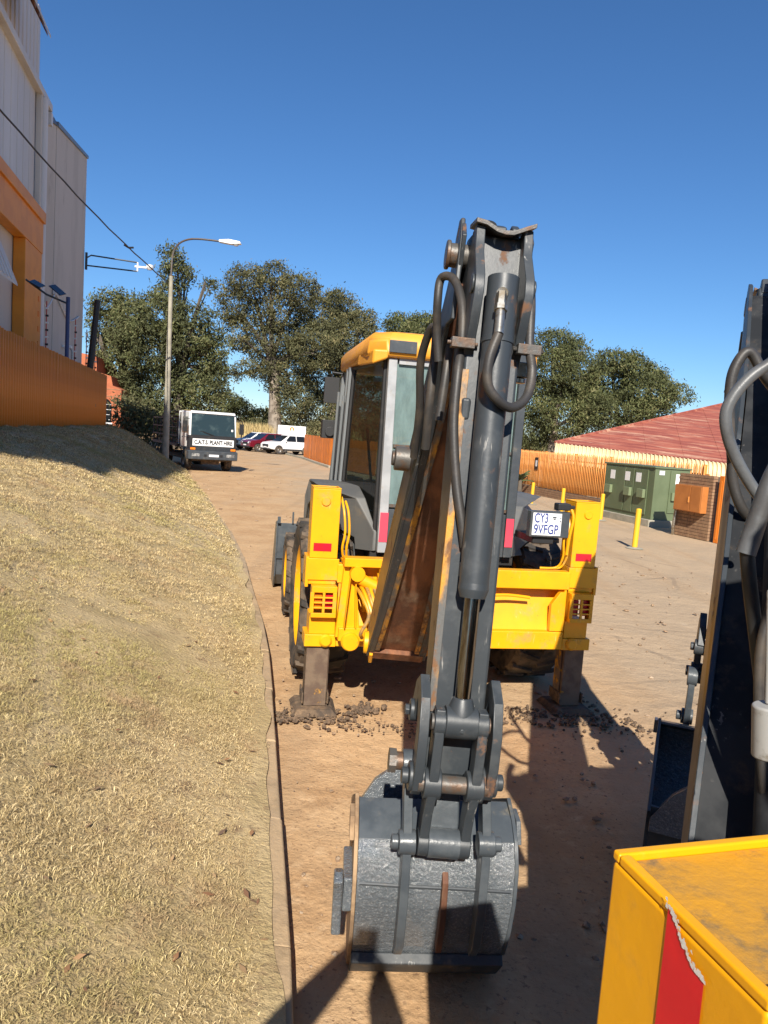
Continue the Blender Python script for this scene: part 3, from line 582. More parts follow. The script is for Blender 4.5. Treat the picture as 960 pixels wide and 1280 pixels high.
    for s in (-1,):     # worn corner strip on the front face
        zs = [1.2, 1.35, 1.6, 1.9, 2.15, 2.4]; vs = []
        for z in zs: vs += [(s*(HW+.004), -(fr(z)-.03), z), (s*(HW+.006), -(fr(z)+.004), z), (s*(HW-.02), -(fr(z)+.006), z), (s*(HW-.02), -(fr(z)-.01), z)]
        fs = [(0, 1, 2, 3), (23, 22, 21, 20)] + [(i*4+(j+1) % 4, i*4+j, i*4+4+j, i*4+4+(j+1) % 4) for i in range(5) for j in range(4)]; m.add(vs, fs)
    m.build('dipper_edge', 'greystripe', dp, bevel=.002)
    for s in (-1, 1):     # ears that hold the bucket ram
        m = MB(T); ear = [(2.36, 2.91), (2.445, 2.915), (2.46, 2.87), (2.475, 2.82), (2.565, 2.72), (2.58, 2.66), (2.55, 2.56), (2.50, 2.47), (2.46, 2.40), (2.40, 2.38), (2.3, 2.6)]
        m.prism([P(*q) for q in ear], s*.070, s*.103); m.cyl((s*.103, -2.53, 2.69), (s*.112, -2.53, 2.69), .034, 20); m.build('dipper_ear', 'greyworn', dp, bevel=.004)
    m = MB(T); xs = [-.108, -.07, -.03, .0, .03, .07, .108]; hs = [.0, -.006, -.026, -.032, -.03, -.012, 0.004]
    vs = [(x, y, 2.915 + h + dz) for x, h in zip(xs, hs) for (y, dz) in ((-2.47, 0), (-2.30, .02), (-2.30, .036), (-2.47, .016))]
    m.add(vs, [(0, 1, 2, 3), (27, 26, 25, 24)] + [(i*4+(j+1) % 4, i*4+j, i*4+4+j, i*4+4+(j+1) % 4) for i in range(6) for j in range(4)]); m.build('dipper_cap', 'rustgrey', dp, bevel=.002)
    m = MB(T); m.prism([P(*q) for q in ((2.1, 2.88), (2.33, 2.88), (2.31, 2.955), (2.25, 2.975), (2.15, 2.96))], -.07, .03); m.prism([P(*q) for q in ((2.15, 2.9), (2.3, 2.9), (2.29, 2.96), (2.25, 2.98), (2.2, 2.97))], .055, .085); m.prism([P(*q) for q in ((2.12, 2.6), (2.3, 2.6), (2.3, 2.9), (2.26, 2.985), (2.21, 2.99), (2.15, 2.93))], -.14, -.122); m.build('dipper_head', 'greyworn', dp, bevel=.006)
    m = MB(T); m.rng(.02, .095, -2.43, -2.33, 2.4, 2.46) if False else None
    # bucket ram
    A = Vector((0, -2.535, 2.69)); Eb = Vector((0, -2.735, 1.20)); ax = (Eb - A).normalized(); pt = lambda t_: A + ax*t_
    m = MB(T); m.tube([pt(-.03), pt(.18), pt(.181), pt(.2), pt(.201), pt(1.03)], [.055, .055, .0565, .0565, .053, .051], 28); m.tube([pt(1.03), pt(1.05), pt(1.051), pt(1.08)], [.051, .053, .053, .044], 28); ram = B(m, 'bucket_ram', 'greyworn')
    m = MB(T); m.tube([pt(1.07), pt(1.45)], .0275, 24); m.build('ram_rod', 'chrome', ram)
    m = MB(T); m.tube([pt(1.42), pt(1.46), pt(1.50)], [.033, .047, .05], 24); m.cyl((-.055, *pt(1.505).yz), (.055, *pt(1.505).yz), .055, 24); m.cyl((0, pt(1.505).y-.057, pt(1.505).z-.01), (0, pt(1.505).y-.05, pt(1.505).z-.01), .008, 10); m.build('rod_eye', 'greyworn', ram, bevel=.004)
    m = MB(T); a_, b_ = Vector((-.012, -2.60, 2.655)), Vector((-.02, -2.675, 2.50)); e = (b_-a_); m.tube([a_, a_+e*.3], .019, 6); m.tube([a_+e*.3, a_+e*.42], .023, 6); m.tube([a_+e*.42, a_+e*.95], .0165, 16); m.cyl((0, -2.57, 2.66), (-.012, -2.605, 2.655), .02, 12); m.cyl((0, -2.575, 2.60), (0, -2.602, 2.603), .01, 10); m.build('hose_fitting', 'steel', ram)
    m = MB(T); m.rng(-.045, .0, -2.63, -2.585, 1.675, 1.725); m.tube([(-.022, -2.61, 1.725), (-.03, -2.602, 1.80)], .02, 6); m.build('hose_fitting', 'rustgrey', ram, bevel=.003)
    # hoses on the dipper
    def H(pts, r, mm='hose', n=12): hose(root, [T @ Vector((v, -u, z)) for u, v, z in pts], r, mm, n=n)
    H([(2.18, -.155, 2.45), (2.19, -.175, 2.56), (2.226, -.19, 2.669), (2.226, -.186, 2.76), (2.299, -.145, 2.745), (2.39, -.115, 2.64), (2.45, -.108, 2.497), (2.515, -.118, 2.38), (2.545, -.115, 2.2), (2.575, -.088, 2.01), (2.60, -.056, 1.87), (2.605, -.035, 1.78)], .0165)
    H([(2.675, -.021, 2.508), (2.684, -.043, 2.422), (2.684, -.037, 2.34), (2.676, .004, 2.293), (2.639, .062, 2.276), (2.59, .118, 2.32), (2.545, .137, 2.41), (2.531, .12, 2.501), (2.48, .118, 2.651), (2.40, .12, 2.76)], .0165)
    H([(1.60, -.16, 2.05), (1.745, -.17, 2.27), (1.844, -.197, 2.47), (1.946, -.183, 2.594), (1.997, -.163, 2.60), (2.048, -.16, 2.49), (2.06, -.16, 2.30), (2.0, -.15, 2.1)], .018)
    H([(1.62, -.10, 2.1), (1.76, -.09, 2.32), (1.9, -.11, 2.5), (2.02, -.10, 2.56), (2.10, -.11, 2.44), (2.12, -.12, 2.22)], .018)
    for v, u, z in ((-.112, 2.50, 2.488), (.118, 2.525, 2.487)):
        m = MB(T); m.rng(v-.042, v+.042, -u-.028, -u+.02, z-.018, z+.018); m.cyl((v-.055, -u, z), (v+.055, -u, z), .008, 8); m.rng(v-.012, v+.03, -u+.02, -u+.07, z-.012, z+.012); B(m, 'hose_clamp', 'rustgrey', bevel=.004)
    m = MB(T); m.rng(.085, .15, -2.44, -2.36, 2.40, 2.455); m.cyl((.12, -2.4, 2.38), (.12, -2.4, 2.40), .03, 12); B(m, 'bump_stop', 'steel', bevel=.004)
    m = MB(T); m.rng(-.095, -.06, -2.53, -2.47, 2.22, 2.30); B(m, 'hose_bracket', 'grey', bevel=.012)
    # ---- linkage
    def arc_plate(mb, pts, w_, x0, x1):
        pts = [Vector((-u, z)) for u, z in pts]; k = len(pts); L_, R_ = [], []
        for i, p in enumerate(pts):
            t_ = (pts[min(i+1, k-1)] - pts[max(i-1, 0)]).normalized(); n_ = Vector((-t_.y, t_.x)); ww = w_[i] if isinstance(w_, (list, tuple)) else w_
            L_.append(p + n_*ww); R_.append(p - n_*ww)
        mb.prism([tuple(p) for p in L_ + R_[::-1]], x0, x1)
    for s, x in ((-1, -.125), (1, .125)):
        m = MB(T); arc_plate(m, [(2.545, 1.16), (2.585, 1.245), (2.645, 1.285), (2.70, 1.25), (2.735, 1.16), (2.74, 1.06), (2.715, .965), (2.70, .94)], [.045, .045, .042, .04, .04, .04, .042, .03], x-.017, x+.017); m.cyl((x-.03, -2.55, 1.16), (x+.03, -2.55, 1.16), .04, 20); m.cyl((x + s*.03, -2.55, 1.16), (x + s*.048, -2.55, 1.16), .022, 6); m.cyl((x-.028, -2.71, .985), (x+.028, -2.71, .985), .05, 24); m.cyl((x + s*.028, -2.71, .985), (x+s*.052, -2.71, .985), .028, 20); B(m, 'tipping_lever', 'greyworn', bevel=.004)
        xi = s*.073
        m = MB(T); arc_plate(m, [(2.735, 1.245), (2.74, 1.15), (2.745, 1.05), (2.735, .96), (2.70, .87), (2.685, .78), (2.68, .70)], [.03, .042, .035, .046, .038, .036, .03], xi-.017, xi+.017); m.cyl((xi-.02, -2.738, 1.195), (xi+.02, -2.738, 1.195), .046, 20); m.cyl((xi-.03, -2.735, .975), (xi+.03, -2.735, .975), .052, 22); m.cyl((xi-.02, -2.685, .735), (xi+.02, -2.685, .735), .046, 20); B(m, 'tipping_link', 'greyworn', bevel=.005)
    m = MB(T); m.cyl((-.12, -2.735, .975), (.12, -2.735, .975), .03, 22); B(m, 'link_pin', 'rustgrey'); m = MB(T); m.cyl((-.10, -2.738, 1.195), (.10, -2.738, 1.195), .028, 20); B(m, 'link_pin', 'rustgrey')
    m = MB(T); m.cyl((-.19, -2.60, .985), (.16, -2.60, .985), .032, 20); m.cyl((-.215, -2.60, .985), (-.19, -2.60, .985), .045, 8); B(m, 'bucket_pin', 'rustgrey')
    m = MB(T); m.cyl((-.055, -2.685, .735), (.055, -2.685, .735), .05, 28); B(m, 'link_tube', 'smoothgrey')
    m = MB(T); m.prism([P(2.6, .92), P(2.66, .80), P(2.66, .72), P(2.58, .70), P(2.52, .88)], -.056, .056); B(m, 'link_block', 'smoothgrey', bevel=.01)
    # ---- bucket (profile in u, z; back towards the outside)
    Tk = T @ Matrix.Translation((-.018, 0, .95)) @ Matrix.Rotation(R(-lean - .75), 4, 'Y') @ Matrix.Translation((0, 0, -.95)); bw = .286
    back = [(2.43, .765), (2.53, .74), (2.595, .69), (2.635, .60), (2.63, .47), (2.59, .33), (2.53, .20), (2.50, .175), (2.44, .09), (2.36, .02), (2.27, .012), (2.17, .05), (2.07, .17), (1.99, .36), (1.955, .46), (1.945, .52)]
    def shell(mb, ps, th, x, i0, i1):
        q = [Vector((-u_, z)) for u_, z in ps]; k = len(q); inn = []
        for i, p in enumerate(q):
            t_ = (q[min(i+1, k-1)] - q[max(i-1, 0)]).normalized(); inn.append(p + Vector((t_.y, -t_.x))*-th)
        poly = q[i0:i1] + inn[i0:i1][::-1]
        vs = [(-x, *p) for p in poly] + [(x, *p) for p in poly]; n_ = len(poly); h = i1 - i0
        fs = []
        for i in range(n_): j = (i+1) % n_; fs.append((i, j, n_+j, n_+i))
        for i in range(h-1): fs += [(i, n_-1-i, n_-2-i, i+1), (n_+i, n_+i+1, 2*n_-2-i, 2*n_-1-i)]
        mb.add(vs, fs)
    m = MB(Tk); shell(m, back, .012, bw, 0, 3); bk = B(m, 'bucket', 'smoothgrey', bevel=.002, ang=50)
    m = MB(Tk); shell(m, back, .012, bw, 2, 7); m.build('bucket_back', 'glintgrey', bk, ang=50)
    m = MB(Tk); shell(m, back, .012, bw, 6, 16); m.build('bucket_floor', 'smoothgrey', bk, ang=50)
    m = MB(Tk); m.prism([P(*q) for q in ((2.535, .205), (2.56, .175), (2.47, .075), (2.40, .02), (2.36, .021), (2.44, .09), (2.50, .175))], -bw-.004, bw+.004); m.build('bucket_wear_plate', 'scuffed', bk, bevel=.006)
    m = MB(Tk); m.tube([(-bw+.01, -2.637, .545), (-.1, -2.641, .54), (.1, -2.641, .535), (bw-.01, -2.637, .525)], .006, 6); m.build('weld_seam', 'grey', bk)
    m = MB(Tk); m.prism([(-bw, .40), (bw, .40), (bw, .47), (.20, .60), (.12, .67), (-.12, .67), (-.20, .61), (-bw, .47)], -1.965, -1.935, 'y'); m.build('bucket_lip', 'glintgrey', bk, bevel=.003)
    for s in (-1, 1):
        m = MB(Tk); q = [(2.43, .78)] + back[1:] + [(1.93, .50), (2.05, .58), (2.2, .66)]
        m.prism([P(*p) for p in q], s*(bw+.001), s*(bw+.016)); m.prism([P(*p) for p in ((2.46, .755), (2.54, .745), (2.575, .67), (2.52, .67), (2.45, .69))], s*(bw+.016), s*(bw+.034))
        m.build('bucket_side', 'dusty' if s < 0 else 'smoothgrey', bk, bevel=.003)
        m = MB(Tk); arc_plate(m, [(2.60, 1.03), (2.605, .98), (2.61, .88), (2.655, .77), (2.672, .68), (2.668, .5), (2.63, .32), (2.59, .25)], [.02, .042, .04, .045, .042, .034, .026, .012], s*.14 - .016 + .02, s*.14 + .016 + .02); m.cyl((s*.14-.025+.02, -2.60, .985), (s*.14+.025+.02, -2.60, .985), .05, 22); m.cyl((s*.14-.03+.02, -2.685, .735), (s*.14+.03+.02, -2.685, .735), .042, 22); m.cyl((s*.14+s*.03+.02, -2.685, .735), (s*.14+s*.055+.02, -2.685, .735), .026, 14); m.build('bucket_hanger', 'smoothgrey', bk, bevel=.004)
    m = MB(Tk); m.prism([P(*q) for q in ((2.64, .60), (2.665, .57), (2.66, .42), (2.61, .26), (2.58, .28))], -.01+.03, .012+.03); m.build('bucket_rib', 'rust', bk, bevel=.003)
    m = MB(Tk); m.prism([P(*q) for q in ((2.66, .60), (2.70, .585), (2.665, .50), (2.665, .36), (2.60, .345), (2.56, .38), (2.58, .5), (2.6, .58))], -bw-.085, -bw-.05); m.prism([P(*q) for q in ((2.62, .55), (2.62, .42), (2.4, .42), (2.4, .55))], -bw-.05, -bw-.014); m.build('side_cutter', 'glintgrey', bk, bevel=.008)
    # ---- wheels, axles, chassis
    for s in (-1, 1):
        e1 = bpy.data.objects.new('rear_wheel', None); C.objects.link(e1); e1.parent = root; wheel(e1, s*.955, 1.0, .69, .44, .46, s, 20)
        e2 = bpy.data.objects.new('front_wheel', None); C.objects.link(e2); e2.parent = root; wheel(e2, s*.99, 3.1, .475, .32, .30, s, 16)
    m = MB(); m.cyl((-.8, 1.0, .66), (.8, 1.0, .66), .12, 16); m.rng(-.22, .22, .75, 1.3, .45, .95); m.cyl((-.85, 3.1, .475), (.85, 3.1, .475), .09, 14); B(m, 'axle', 'mud', bevel=.01)
    m = MB(); m.rng(-.42, -.30, .1, 4.0, .62, .92); m.rng(.30, .42, .1, 4.0, .62, .92); m.rng(-.3, .3, 1.3, 2.2, .5, .9); B(m, 'chassis', 'yellow_worn', bevel=.01)
    m = MB(); m.hexa([(-.36, .1, .5), (-.1, .1, .4), (.1, .6, .5), (-.2, .6, .6), (-.36, .12, .56), (-.1, .12, .46), (.1, .62, .56), (-.2, .62, .66)]); B(m, 'drag_link', 'rust')
    # ---- cab: corner points (x, y) at floor and at roof
    z0, z1 = 1.20, 2.76
    rp = lambda s, z: (s*(.565), .40)
    # lower body and mudguards
    for s in (-1, 1):
        m = MB(); g = [(.42, 1.20), (.42, 1.36), (.60, 1.62), (.95, 1.69), (1.6, 1.69), (2.0, 1.5), (2.0, 1.2), (1.78, 1.25), (1.62, 1.44), (1.2, 1.54), (.84, 1.44), (.62, 1.28), (.52, 1.20)]
        a = [(s*(.575 if p[0] < .6 else .66), *p) for p in g]; c = [(s*(.60 if p[0] < .5 else .74 if p[0] < .7 else 1.05), *p) for p in g]
        n_ = len(g); m.add(a + c, [tuple(range(n_)), tuple(range(2*n_-1, n_-1, -1))] + [((i+1) % n_, i, n_+i, n_+(i+1) % n_) for i in range(n_)])
        B(m, 'mudguard', 'plasticgrey', bevel=.012)
        m = MB(); m.rng(s*.56, s*.74, .72, 2.3, .95, 1.5); B(m, 'cab_step_panel', 'grey', bevel=.01)
        # pillars
        m = MB(); m.hexa([(s*.50, .36, 1.2), (s*.575, .36, 1.2), (s*.575, .43, 1.2), (s*.50, .43, 1.2), (s*.515, .36, z1), (s*.585, .36, z1), (s*.585, .43, z1), (s*.515, .43, z1)]); pl = B(m, 'rear_pillar', 'alu' if s < 0 else 'grey', bevel=.006)
        m = MB(); m.rng(s*.503, s*.57, .3555, .3595, 1.29, 1.53); m.build('reflective_strip', 'pink', pl)
        m = MB(); fr_ = [(s*.735, 1.47, 1.70), (s*.70, 1.46, z1)]
        m.tube(fr_, .024, 8); m.tube([(s*.735, 1.47, 1.70), (s*.59, .50, 1.27)], .018, 8); m.tube([(s*.59, .45, 1.25), (s*.595, .44, z1)], .02, 8); m.tube([(s*.60, .45, 2.75), (s*.70, 1.46, 2.75)], .02, 8); B(m, 'side_window_frame', 'black')
        m = MB(); m.tube([(s*.755, 1.53, 1.66), (s*.72, 1.52, z1)], .03, 6); m.tube([(s*.765, 1.75, 1.4), (s*.72, 1.72, z1)], .022, 6); m.tube([(s*.78, 2.25, 1.2), (s*.70, 2.15, z1)], .035, 6); m.tube([(s*.80, 1.62, 1.55), (s*.765, 1.62, 2.5)], .014, 8); m.tube([(s*.80, 2.0, 1.35), (s*.775, 1.95, 2.55)], .014, 8); B(m, 'door_pillar', 'pillargrey')
        m = MB(); m.add([(s*.735, 1.47, 1.71), (s*.595, .48, 1.30), (s*.598, .46, 2.75), (s*.70, 1.46, 2.75)], [(0, 1, 2, 3)]); B(m, 'side_window', 'cabglass')
        m = MB(); m.add([(s*.745, 1.54, 1.5), (s*.71, 1.54, 2.75), (s*.69, 2.14, 2.75), (s*.765, 2.22, 1.3)], [(0, 1, 2, 3)]); B(m, 'door_window', 'cabglass')
        # mirror, work light
        m = MB(); m.rng(s*.83 - .075, s*.83 + .075, 2.10, 2.15, 2.44, 2.70); m.tube([(s*.72, 2.1, 2.74), (s*.83, 2.12, 2.75), (s*.83, 2.12, 2.7)], .011, 8); B(m, 'mirror', 'black', bevel=.02, seg=3)
        m = MB(); m.rng(s*.81 - .08, s*.81 + .08, 2.25, 2.40, 2.08, 2.27); m.tube([(s*.70, 2.3, 2.1), (s*.81, 2.3, 2.12)], .012, 8); m.cyl((s*.81, 2.22, 2.15), (s*.81, 2.25, 2.15), .05, 18); B(m, 'work_light', 'black', bevel=.01)
        # interior guard bars behind the glass
        m = MB(); m.tube(smooth_path([(s*.55, .9, 1.6), (s*.6, .95, 2.0), (s*.62, 1.0, 2.2)], 4), .012, 8); B(m, 'grab_rail', 'black')
    m = MB(); m.rng(-.5, .5, .365, .42, 2.72, 2.78); B(m, 'cab_header', 'alu'); m = MB(); m.rng(-.50, .50, .37, .42, 1.2, 1.56); cabb = B(m, 'cab_rear_panel', 'grey', bevel=.005)
    m = MB(); m.rng(-.50, .50, .375, .41, 2.06, 2.085); m.rng(-.50, .5, .375, .41, 1.575, 1.60); B(m, 'window_bar', 'rustgrey')
    m = MB(); m.add([(-.5, .395, 1.58), (.5, .395, 1.58), (.51, .395, 2.74), (-.51, .395, 2.74)], [(0, 1, 2, 3)]); B(m, 'rear_window', 'rearglass')
    m = MB(); m.add([(-.70, 2.2, 1.65), (.70, 2.2, 1.65), (.66, 2.12, 2.74), (-.66, 2.12, 2.74)], [(0, 1, 2, 3)]); B(m, 'windscreen', 'cabglass')
    m = MB(); m.rng(-.62, .62, .45, 2.2, 1.12, 1.2); B(m, 'cab_floor', 'black')
    m = MB(); m.rng(-.7, .7, 2.1, 2.25, 1.2, 1.64); m.rng(-.2, .2, 1.85, 2.1, 1.2, 1.95); B(m, 'dashboard', 'black', bevel=.03)
    m = MB(); m.rng(-.25, .25, 1.0, 1.45, 1.45, 1.58); m.rng(-.22, .22, .92, 1.06, 1.55, 2.15); m.rng(-.15, .15, .95, 1.4, 1.2, 1.45); B(m, 'seat', 'black', bevel=.05, seg=3)
    m = MB(); m.tube([(.2*math.cos(a), 1.75 + .12*math.sin(a), 1.98 + .15*math.sin(a)) for a in np.linspace(0, 2*math.pi, 25)], .015, 8); m.tube([(0, 1.75, 1.98), (0, 1.95, 1.75)], .02, 8); B(m, 'steering_wheel', 'black')
    for s in (-1, 1): m = MB(); m.tube([(s*.2, .75, 1.25), (s*.18, .66, 1.75)], .014, 8); m.cyl((s*.18, .66, 1.75), (s*.18, .655, 1.82), .025, 10); B(m, 'control_lever', 'black')
    # roof: rounded slab with dropped corners
    m = MB(); ring = lambda x, ya, yb, z, c: [(-x+c, ya, z), (x-.06-c, ya, z), (x-.06, ya+c, z), (x-.06, yb-c, z), (x-.06-c, yb, z), (-x+c, yb, z), (-x, yb-c, z), (-x, ya+c, z)]
    rr = [ring(.73, .33, 2.3, 2.765, .14), ring(.75, .31, 2.33, 2.80, .14), ring(.745, .315, 2.32, 2.90, .13), ring(.70, .36, 2.26, 2.965, .14), ring(.52, .55, 2.05, 2.995, .14)]
    vs = [p for q in rr for p in q]; fs = [tuple(range(7, -1, -1)), tuple(range(32, 40))] + [(i*8+j, i*8+(j+1) % 8, i*8+8+(j+1) % 8, i*8+8+j) for i in range(4) for j in range(8)]
    m.add(vs, fs); m.hexa([(-.72, .35, 2.70), (-.60, .31, 2.75), (-.62, .55, 2.76), (-.76, .9, 2.72), (-.72, .34, 2.82), (-.60, .30, 2.82), (-.62, .55, 2.82), (-.755, .9, 2.82)])
    roof = B(m, 'cab_roof', 'roofyellow', bevel=.02, seg=3, ang=50)
    m = MB(); m.rng(-.60, -.38, .295, .312, 2.80, 2.895); m.build('roof_vent', 'grey', roof, bevel=.004); m = MB(); m.rng(.38, .60, .295, .312, 2.80, 2.895); m.build('roof_vent', 'grey', roof, bevel=.004)
    m = MB(); m.cyl((-.12, .24, 2.83), (-.12, .30, 2.83), .045, 18, .055); m.rng(-.13, -.11, .28, .33, 2.78, 2.83); m.build('roof_light', 'black', roof)
    # bonnet, loader arms and bucket
    m = MB(); m.prism([(2.25, .95), (3.95, .9), (3.98, 1.35), (3.7, 1.52), (2.25, 1.68)], -.42, .42); B(m, 'bonnet', 'yellow', bevel=.05, seg=3)
    m = MB(); m.rng(-.40, .40, 3.96, 4.02, .6, 1.35); B(m, 'grille', 'black', bevel=.01)
    m = MB(); m.cyl((.3, 2.6, 1.6), (.3, 2.6, 2.3), .035, 12); B(m, 'exhaust_stack', 'black')
    for s in (-1, 1):
        m = MB(); m.prism([(2.05, 1.55), (2.2, 1.72), (3.2, 1.35), (3.9, .62), (4.3, .38), (4.2, .25), (3.75, .42), (3.0, 1.1)], s*.52, s*.62); m.rng(s*.46, s*.66, 2.0, 2.22, .8, 1.7); m.tube([(s*.57, 2.3, .95), (s*.57, 3.35, 1.05)], .045, 12); B(m, 'loader_arm', 'yellow_worn', bevel=.01)
    lb = [(4.22, .92), (4.20, .55), (4.28, .22), (4.45, .06), (4.95, .01), (4.95, .03), (4.5, .10), (4.34, .25), (4.26, .55), (4.28, .90)]
    m = MB(); m.prism(lb, -1.19, 1.19); lo = B(m, 'loader_bucket', 'smoothgrey', bevel=.006)
    m = MB()
    for s in (-1, 1): m.prism([(4.20, .95), (4.18, .55), (4.25, .2), (4.43, .03), (5.0, .0), (4.9, .3), (4.5, .9)], s*1.19, s*1.21)
    m.build('bucket_side', 'smoothgrey', lo, bevel=.004)
    m = MB(); m.rng(-1.2, 1.2, 4.20, 4.23, .45, .52); m.rng(-1.2, -1.16, 4.16, 4.22, .92, 1.0); m.cyl((-1.0, 4.2, .92), (-1.0, 4.2, 1.07), .012, 8); m.build('bucket_bead', 'smoothgrey', lo)
    if plate:
        bx = MB(); bx.rng(.555, .885, -.035, .04, 1.44, 1.645); nb = B(bx, 'plate_bracket', 'grey', bevel=.006)
        p = MB(); p.rng(.572, .812, -.041, -.036, 1.455, 1.632); pn = p.build('number_plate', 'plate', nb, bevel=.0015)
        for tx, x, z, sz, wd in (('CY3', .643, 1.588, .105, .112), ('9VFGP', .687, 1.500, .105, .205)):
            text('plate_lettering', tx, sz, 'blueink', nb, (x, -.0415, z), width=wd, bold=.0014)
        for x, z, a, c in ((.742, 1.60, .03, .012), (.742, 1.585, .02, .008), (.792, 1.595, .008, .01), (.79, 1.57, .01, .012), (.645, 1.532, .02, .006)):
            q = MB(); q.rng(x+.01-a/2, x+.01+a/2, -.0425, -.0412, z-c/2, z+c/2); q.build('plate_emblem', 'grey', nb)
        l = MB(); l.rng(.765, .875, -.06, .03, 1.66, 1.715); l.rng(.875, .93, -.02, .0, 1.67, 1.70); B(l, 'plate_lamp', 'black', bevel=.012)
        l = MB(); l.rng(.60, .78, .0, .4, 1.38, 1.44); B(l, 'plate_stay', 'black', bevel=.01)
        l = MB(); l.tube(smooth_path([(.9, 0, 1.68), (.92, -.02, 1.6), (.905, -.01, 1.45), (.90, .0, 1.3)], 4), .012, 8); B(l, 'cable', 'yellow')
    if sticker:
        m = MB(); m.rng(.50, .965, .23, .56, 1.17, 1.76); B(m, 'shadow_box', 'grey', bevel=.03)  # added box, put here to cast a shadow on bucket and ground
        m = MB(); m.rng(.74, .98, .62, 1.9, 1.69, 2.3); B(m, 'shadow_panel', 'grey', bevel=.03)  # added panel, widens the shadow cast ahead of the machine
        s_ = MB(); xx = 1.1565; s_.add([(xx, .094, 1.733), (xx, .103, 1.73), (xx, .11, 1.722), (xx, .117, 1.714), (xx, .124, 1.71), (xx, .134, 1.703), (xx, .148, 1.70), (xx, .152, 1.30), (xx, .094, 1.30)], [tuple(range(9))]); B(s_, 'peeling_sticker', 'redworn')
        s_ = MB()
        for i in range(170):
            t_ = random.random(); y0_ = .094 + .054*t_; z = float(np.interp(y0_, [.094, .103, .11, .117, .124, .134, .148], [1.733, 1.73, 1.722, 1.714, 1.71, 1.703, 1.70])) + abs(random.gauss(0, .0025)); y = y0_ + random.gauss(.001, .0015); r_ = random.uniform(.0005, .0019)
            s_.add([(xx+.001, y - r_, z - r_*random.random()), (xx+.001, y + r_, z - r_), (xx+.0012, y + r_*random.random(), z + r_*1.5), (xx+.001, y - r_, z + r_)], [(0, 1, 2, 3)])
        B(s_, 'sticker_backing', 'whitewall')
    return root
backhoe('backhoe_loader', 'yellow and grey backhoe loader seen from behind, white number plate, bucket resting on the sand', (.6, 5.7, 0), R(11), -.498, -8, 2.25, True, False)
bk2 = backhoe('backhoe_loader', 'backhoe loader cut off at the edge, peeling red sticker on its yellow post', (1.375, 1.057, 0), R(196), .39, -38, -.8, False, True)
# hoses and the canister that stand closest to the camera on the second machine
Wi = (Matrix.Translation((1.375, 1.057, 0)) @ Matrix.Rotation(R(196), 4, 'Z')).inverted()
for pts, r_, mm in (([(1.10, 2.05, 2.40), (1.02, 2.0, 2.426), (.99, 2.0, 2.407), (.945, 2.0, 2.37), (.907, 2.0, 2.317), (.893, 2.0, 2.267), (.907, 2.0, 2.208), (.937, 2.0, 2.15), (.979, 2.0, 2.091), (1.017, 2.0, 2.048), (1.09, 2.05, 2.0)], .0155, 'hosegrey'),
                    ([(1.25, 2.45, 2.38), (1.18, 2.4, 2.422), (1.136, 2.4, 2.485), (1.108, 2.4, 2.488), (1.081, 2.4, 2.433), (1.077, 2.4, 2.362), (1.091, 2.4, 2.238), (1.108, 2.4, 2.159), (1.121, 2.4, 2.075), (1.168, 2.4, 1.984), (1.26, 2.45, 1.94)], .0165, 'hose'),
                    ([(.95, 1.78, 2.18), (.908, 1.75, 2.109), (.889, 1.75, 2.032), (.877, 1.75, 1.977), (.867, 1.75, 1.93)], .023, 'hosegrey'),
                    ([(.869, 1.75, 1.94), (.885, 1.75, 1.86), (.918, 1.75, 1.722), (.96, 1.73, 1.5), (1.0, 1.7, 1.2)], .017, 'black'),
                    ([(.98, 1.8, 2.0), (.93, 1.72, 1.85), (.905, 1.70, 1.70), (.92, 1.68, 1.5), (.95, 1.65, 1.3)], .012, 'hose'),
                    ([(1.0, 1.8, 1.9), (.95, 1.74, 1.8), (.94, 1.72, 1.62), (.97, 1.70, 1.4), (1.0, 1.68, 1.2)], .012, 'hose')):
    hose(bk2, [Wi @ Vector(p) for p in pts], r_, mm, n=14)
m = MB(Wi); m.cyl((.800, 1.45, 1.665), (.812, 1.45, 1.555), .030, 28); m.cyl((.775, 1.45, 1.90), (.800, 1.45, 1.665), .006, 12); m.build('filter_canister', 'canister', bk2, bevel=.008, seg=3)

# ------------------------------------------------------------------ warehouse, orange fence and what stands along it
SZ = R(13.5); F0 = (-4.27, 0, 1.75)
st = lambda s, off, z: Vector((F0[0] - math.sin(SZ)*s - math.cos(SZ)*off, math.cos(SZ)*s - math.sin(SZ)*off, F0[2] + z))
wh = thing('warehouse', 'tall grey clad warehouse with orange entrance frame and plastered end wing', 'warehouse', F0, SZ)
m = MB(); m.rng(-14, -2.12, -3, 28.55, -1.7, 7.0); m.build('wall', 'plaster', wh)
m = MB(); m.rng(-14, -2.16, -3, 28.5, 7.0, 11.2); m.build('upper_wall', 'clad', wh)
for i in range(22):
    y = 27.25 - .77*i
    m = MB(); m.prism([(-2.16, y), (-2.06, y), (-2.06, y-.70), (-2.085, y-.72), (-2.085, y-.755), (-2.16, y-.755)], 7.0, 11.18, 'z'); m.build('cladding_panel', 'clad', wh)
m = MB(); m.rng(-14, -2.3, -3, 28.75, 11.25, 14.35); m.build('parapet', 'clad', wh)
for i in range(30):
    y = 28.75 - .5*i; m = MB(); m.prism([(-2.31, y), (-2.26, y-.06), (-2.26, y-.36), (-2.31, y-.42)], 11.3, 14.33, 'z'); m.build('parapet_sheet', 'clad', wh)
m = MB(); m.rng(-2.2, -1.84, -3, 28.9, 11.02, 11.28); m.build('gutter', 'clad', wh, bevel=.03)
m = MB(); m.rng(-2.02, -1.84, 28.75, 29.0, 10.55, 11.0); m.build('rain_head', 'pipe', wh, bevel=.02)
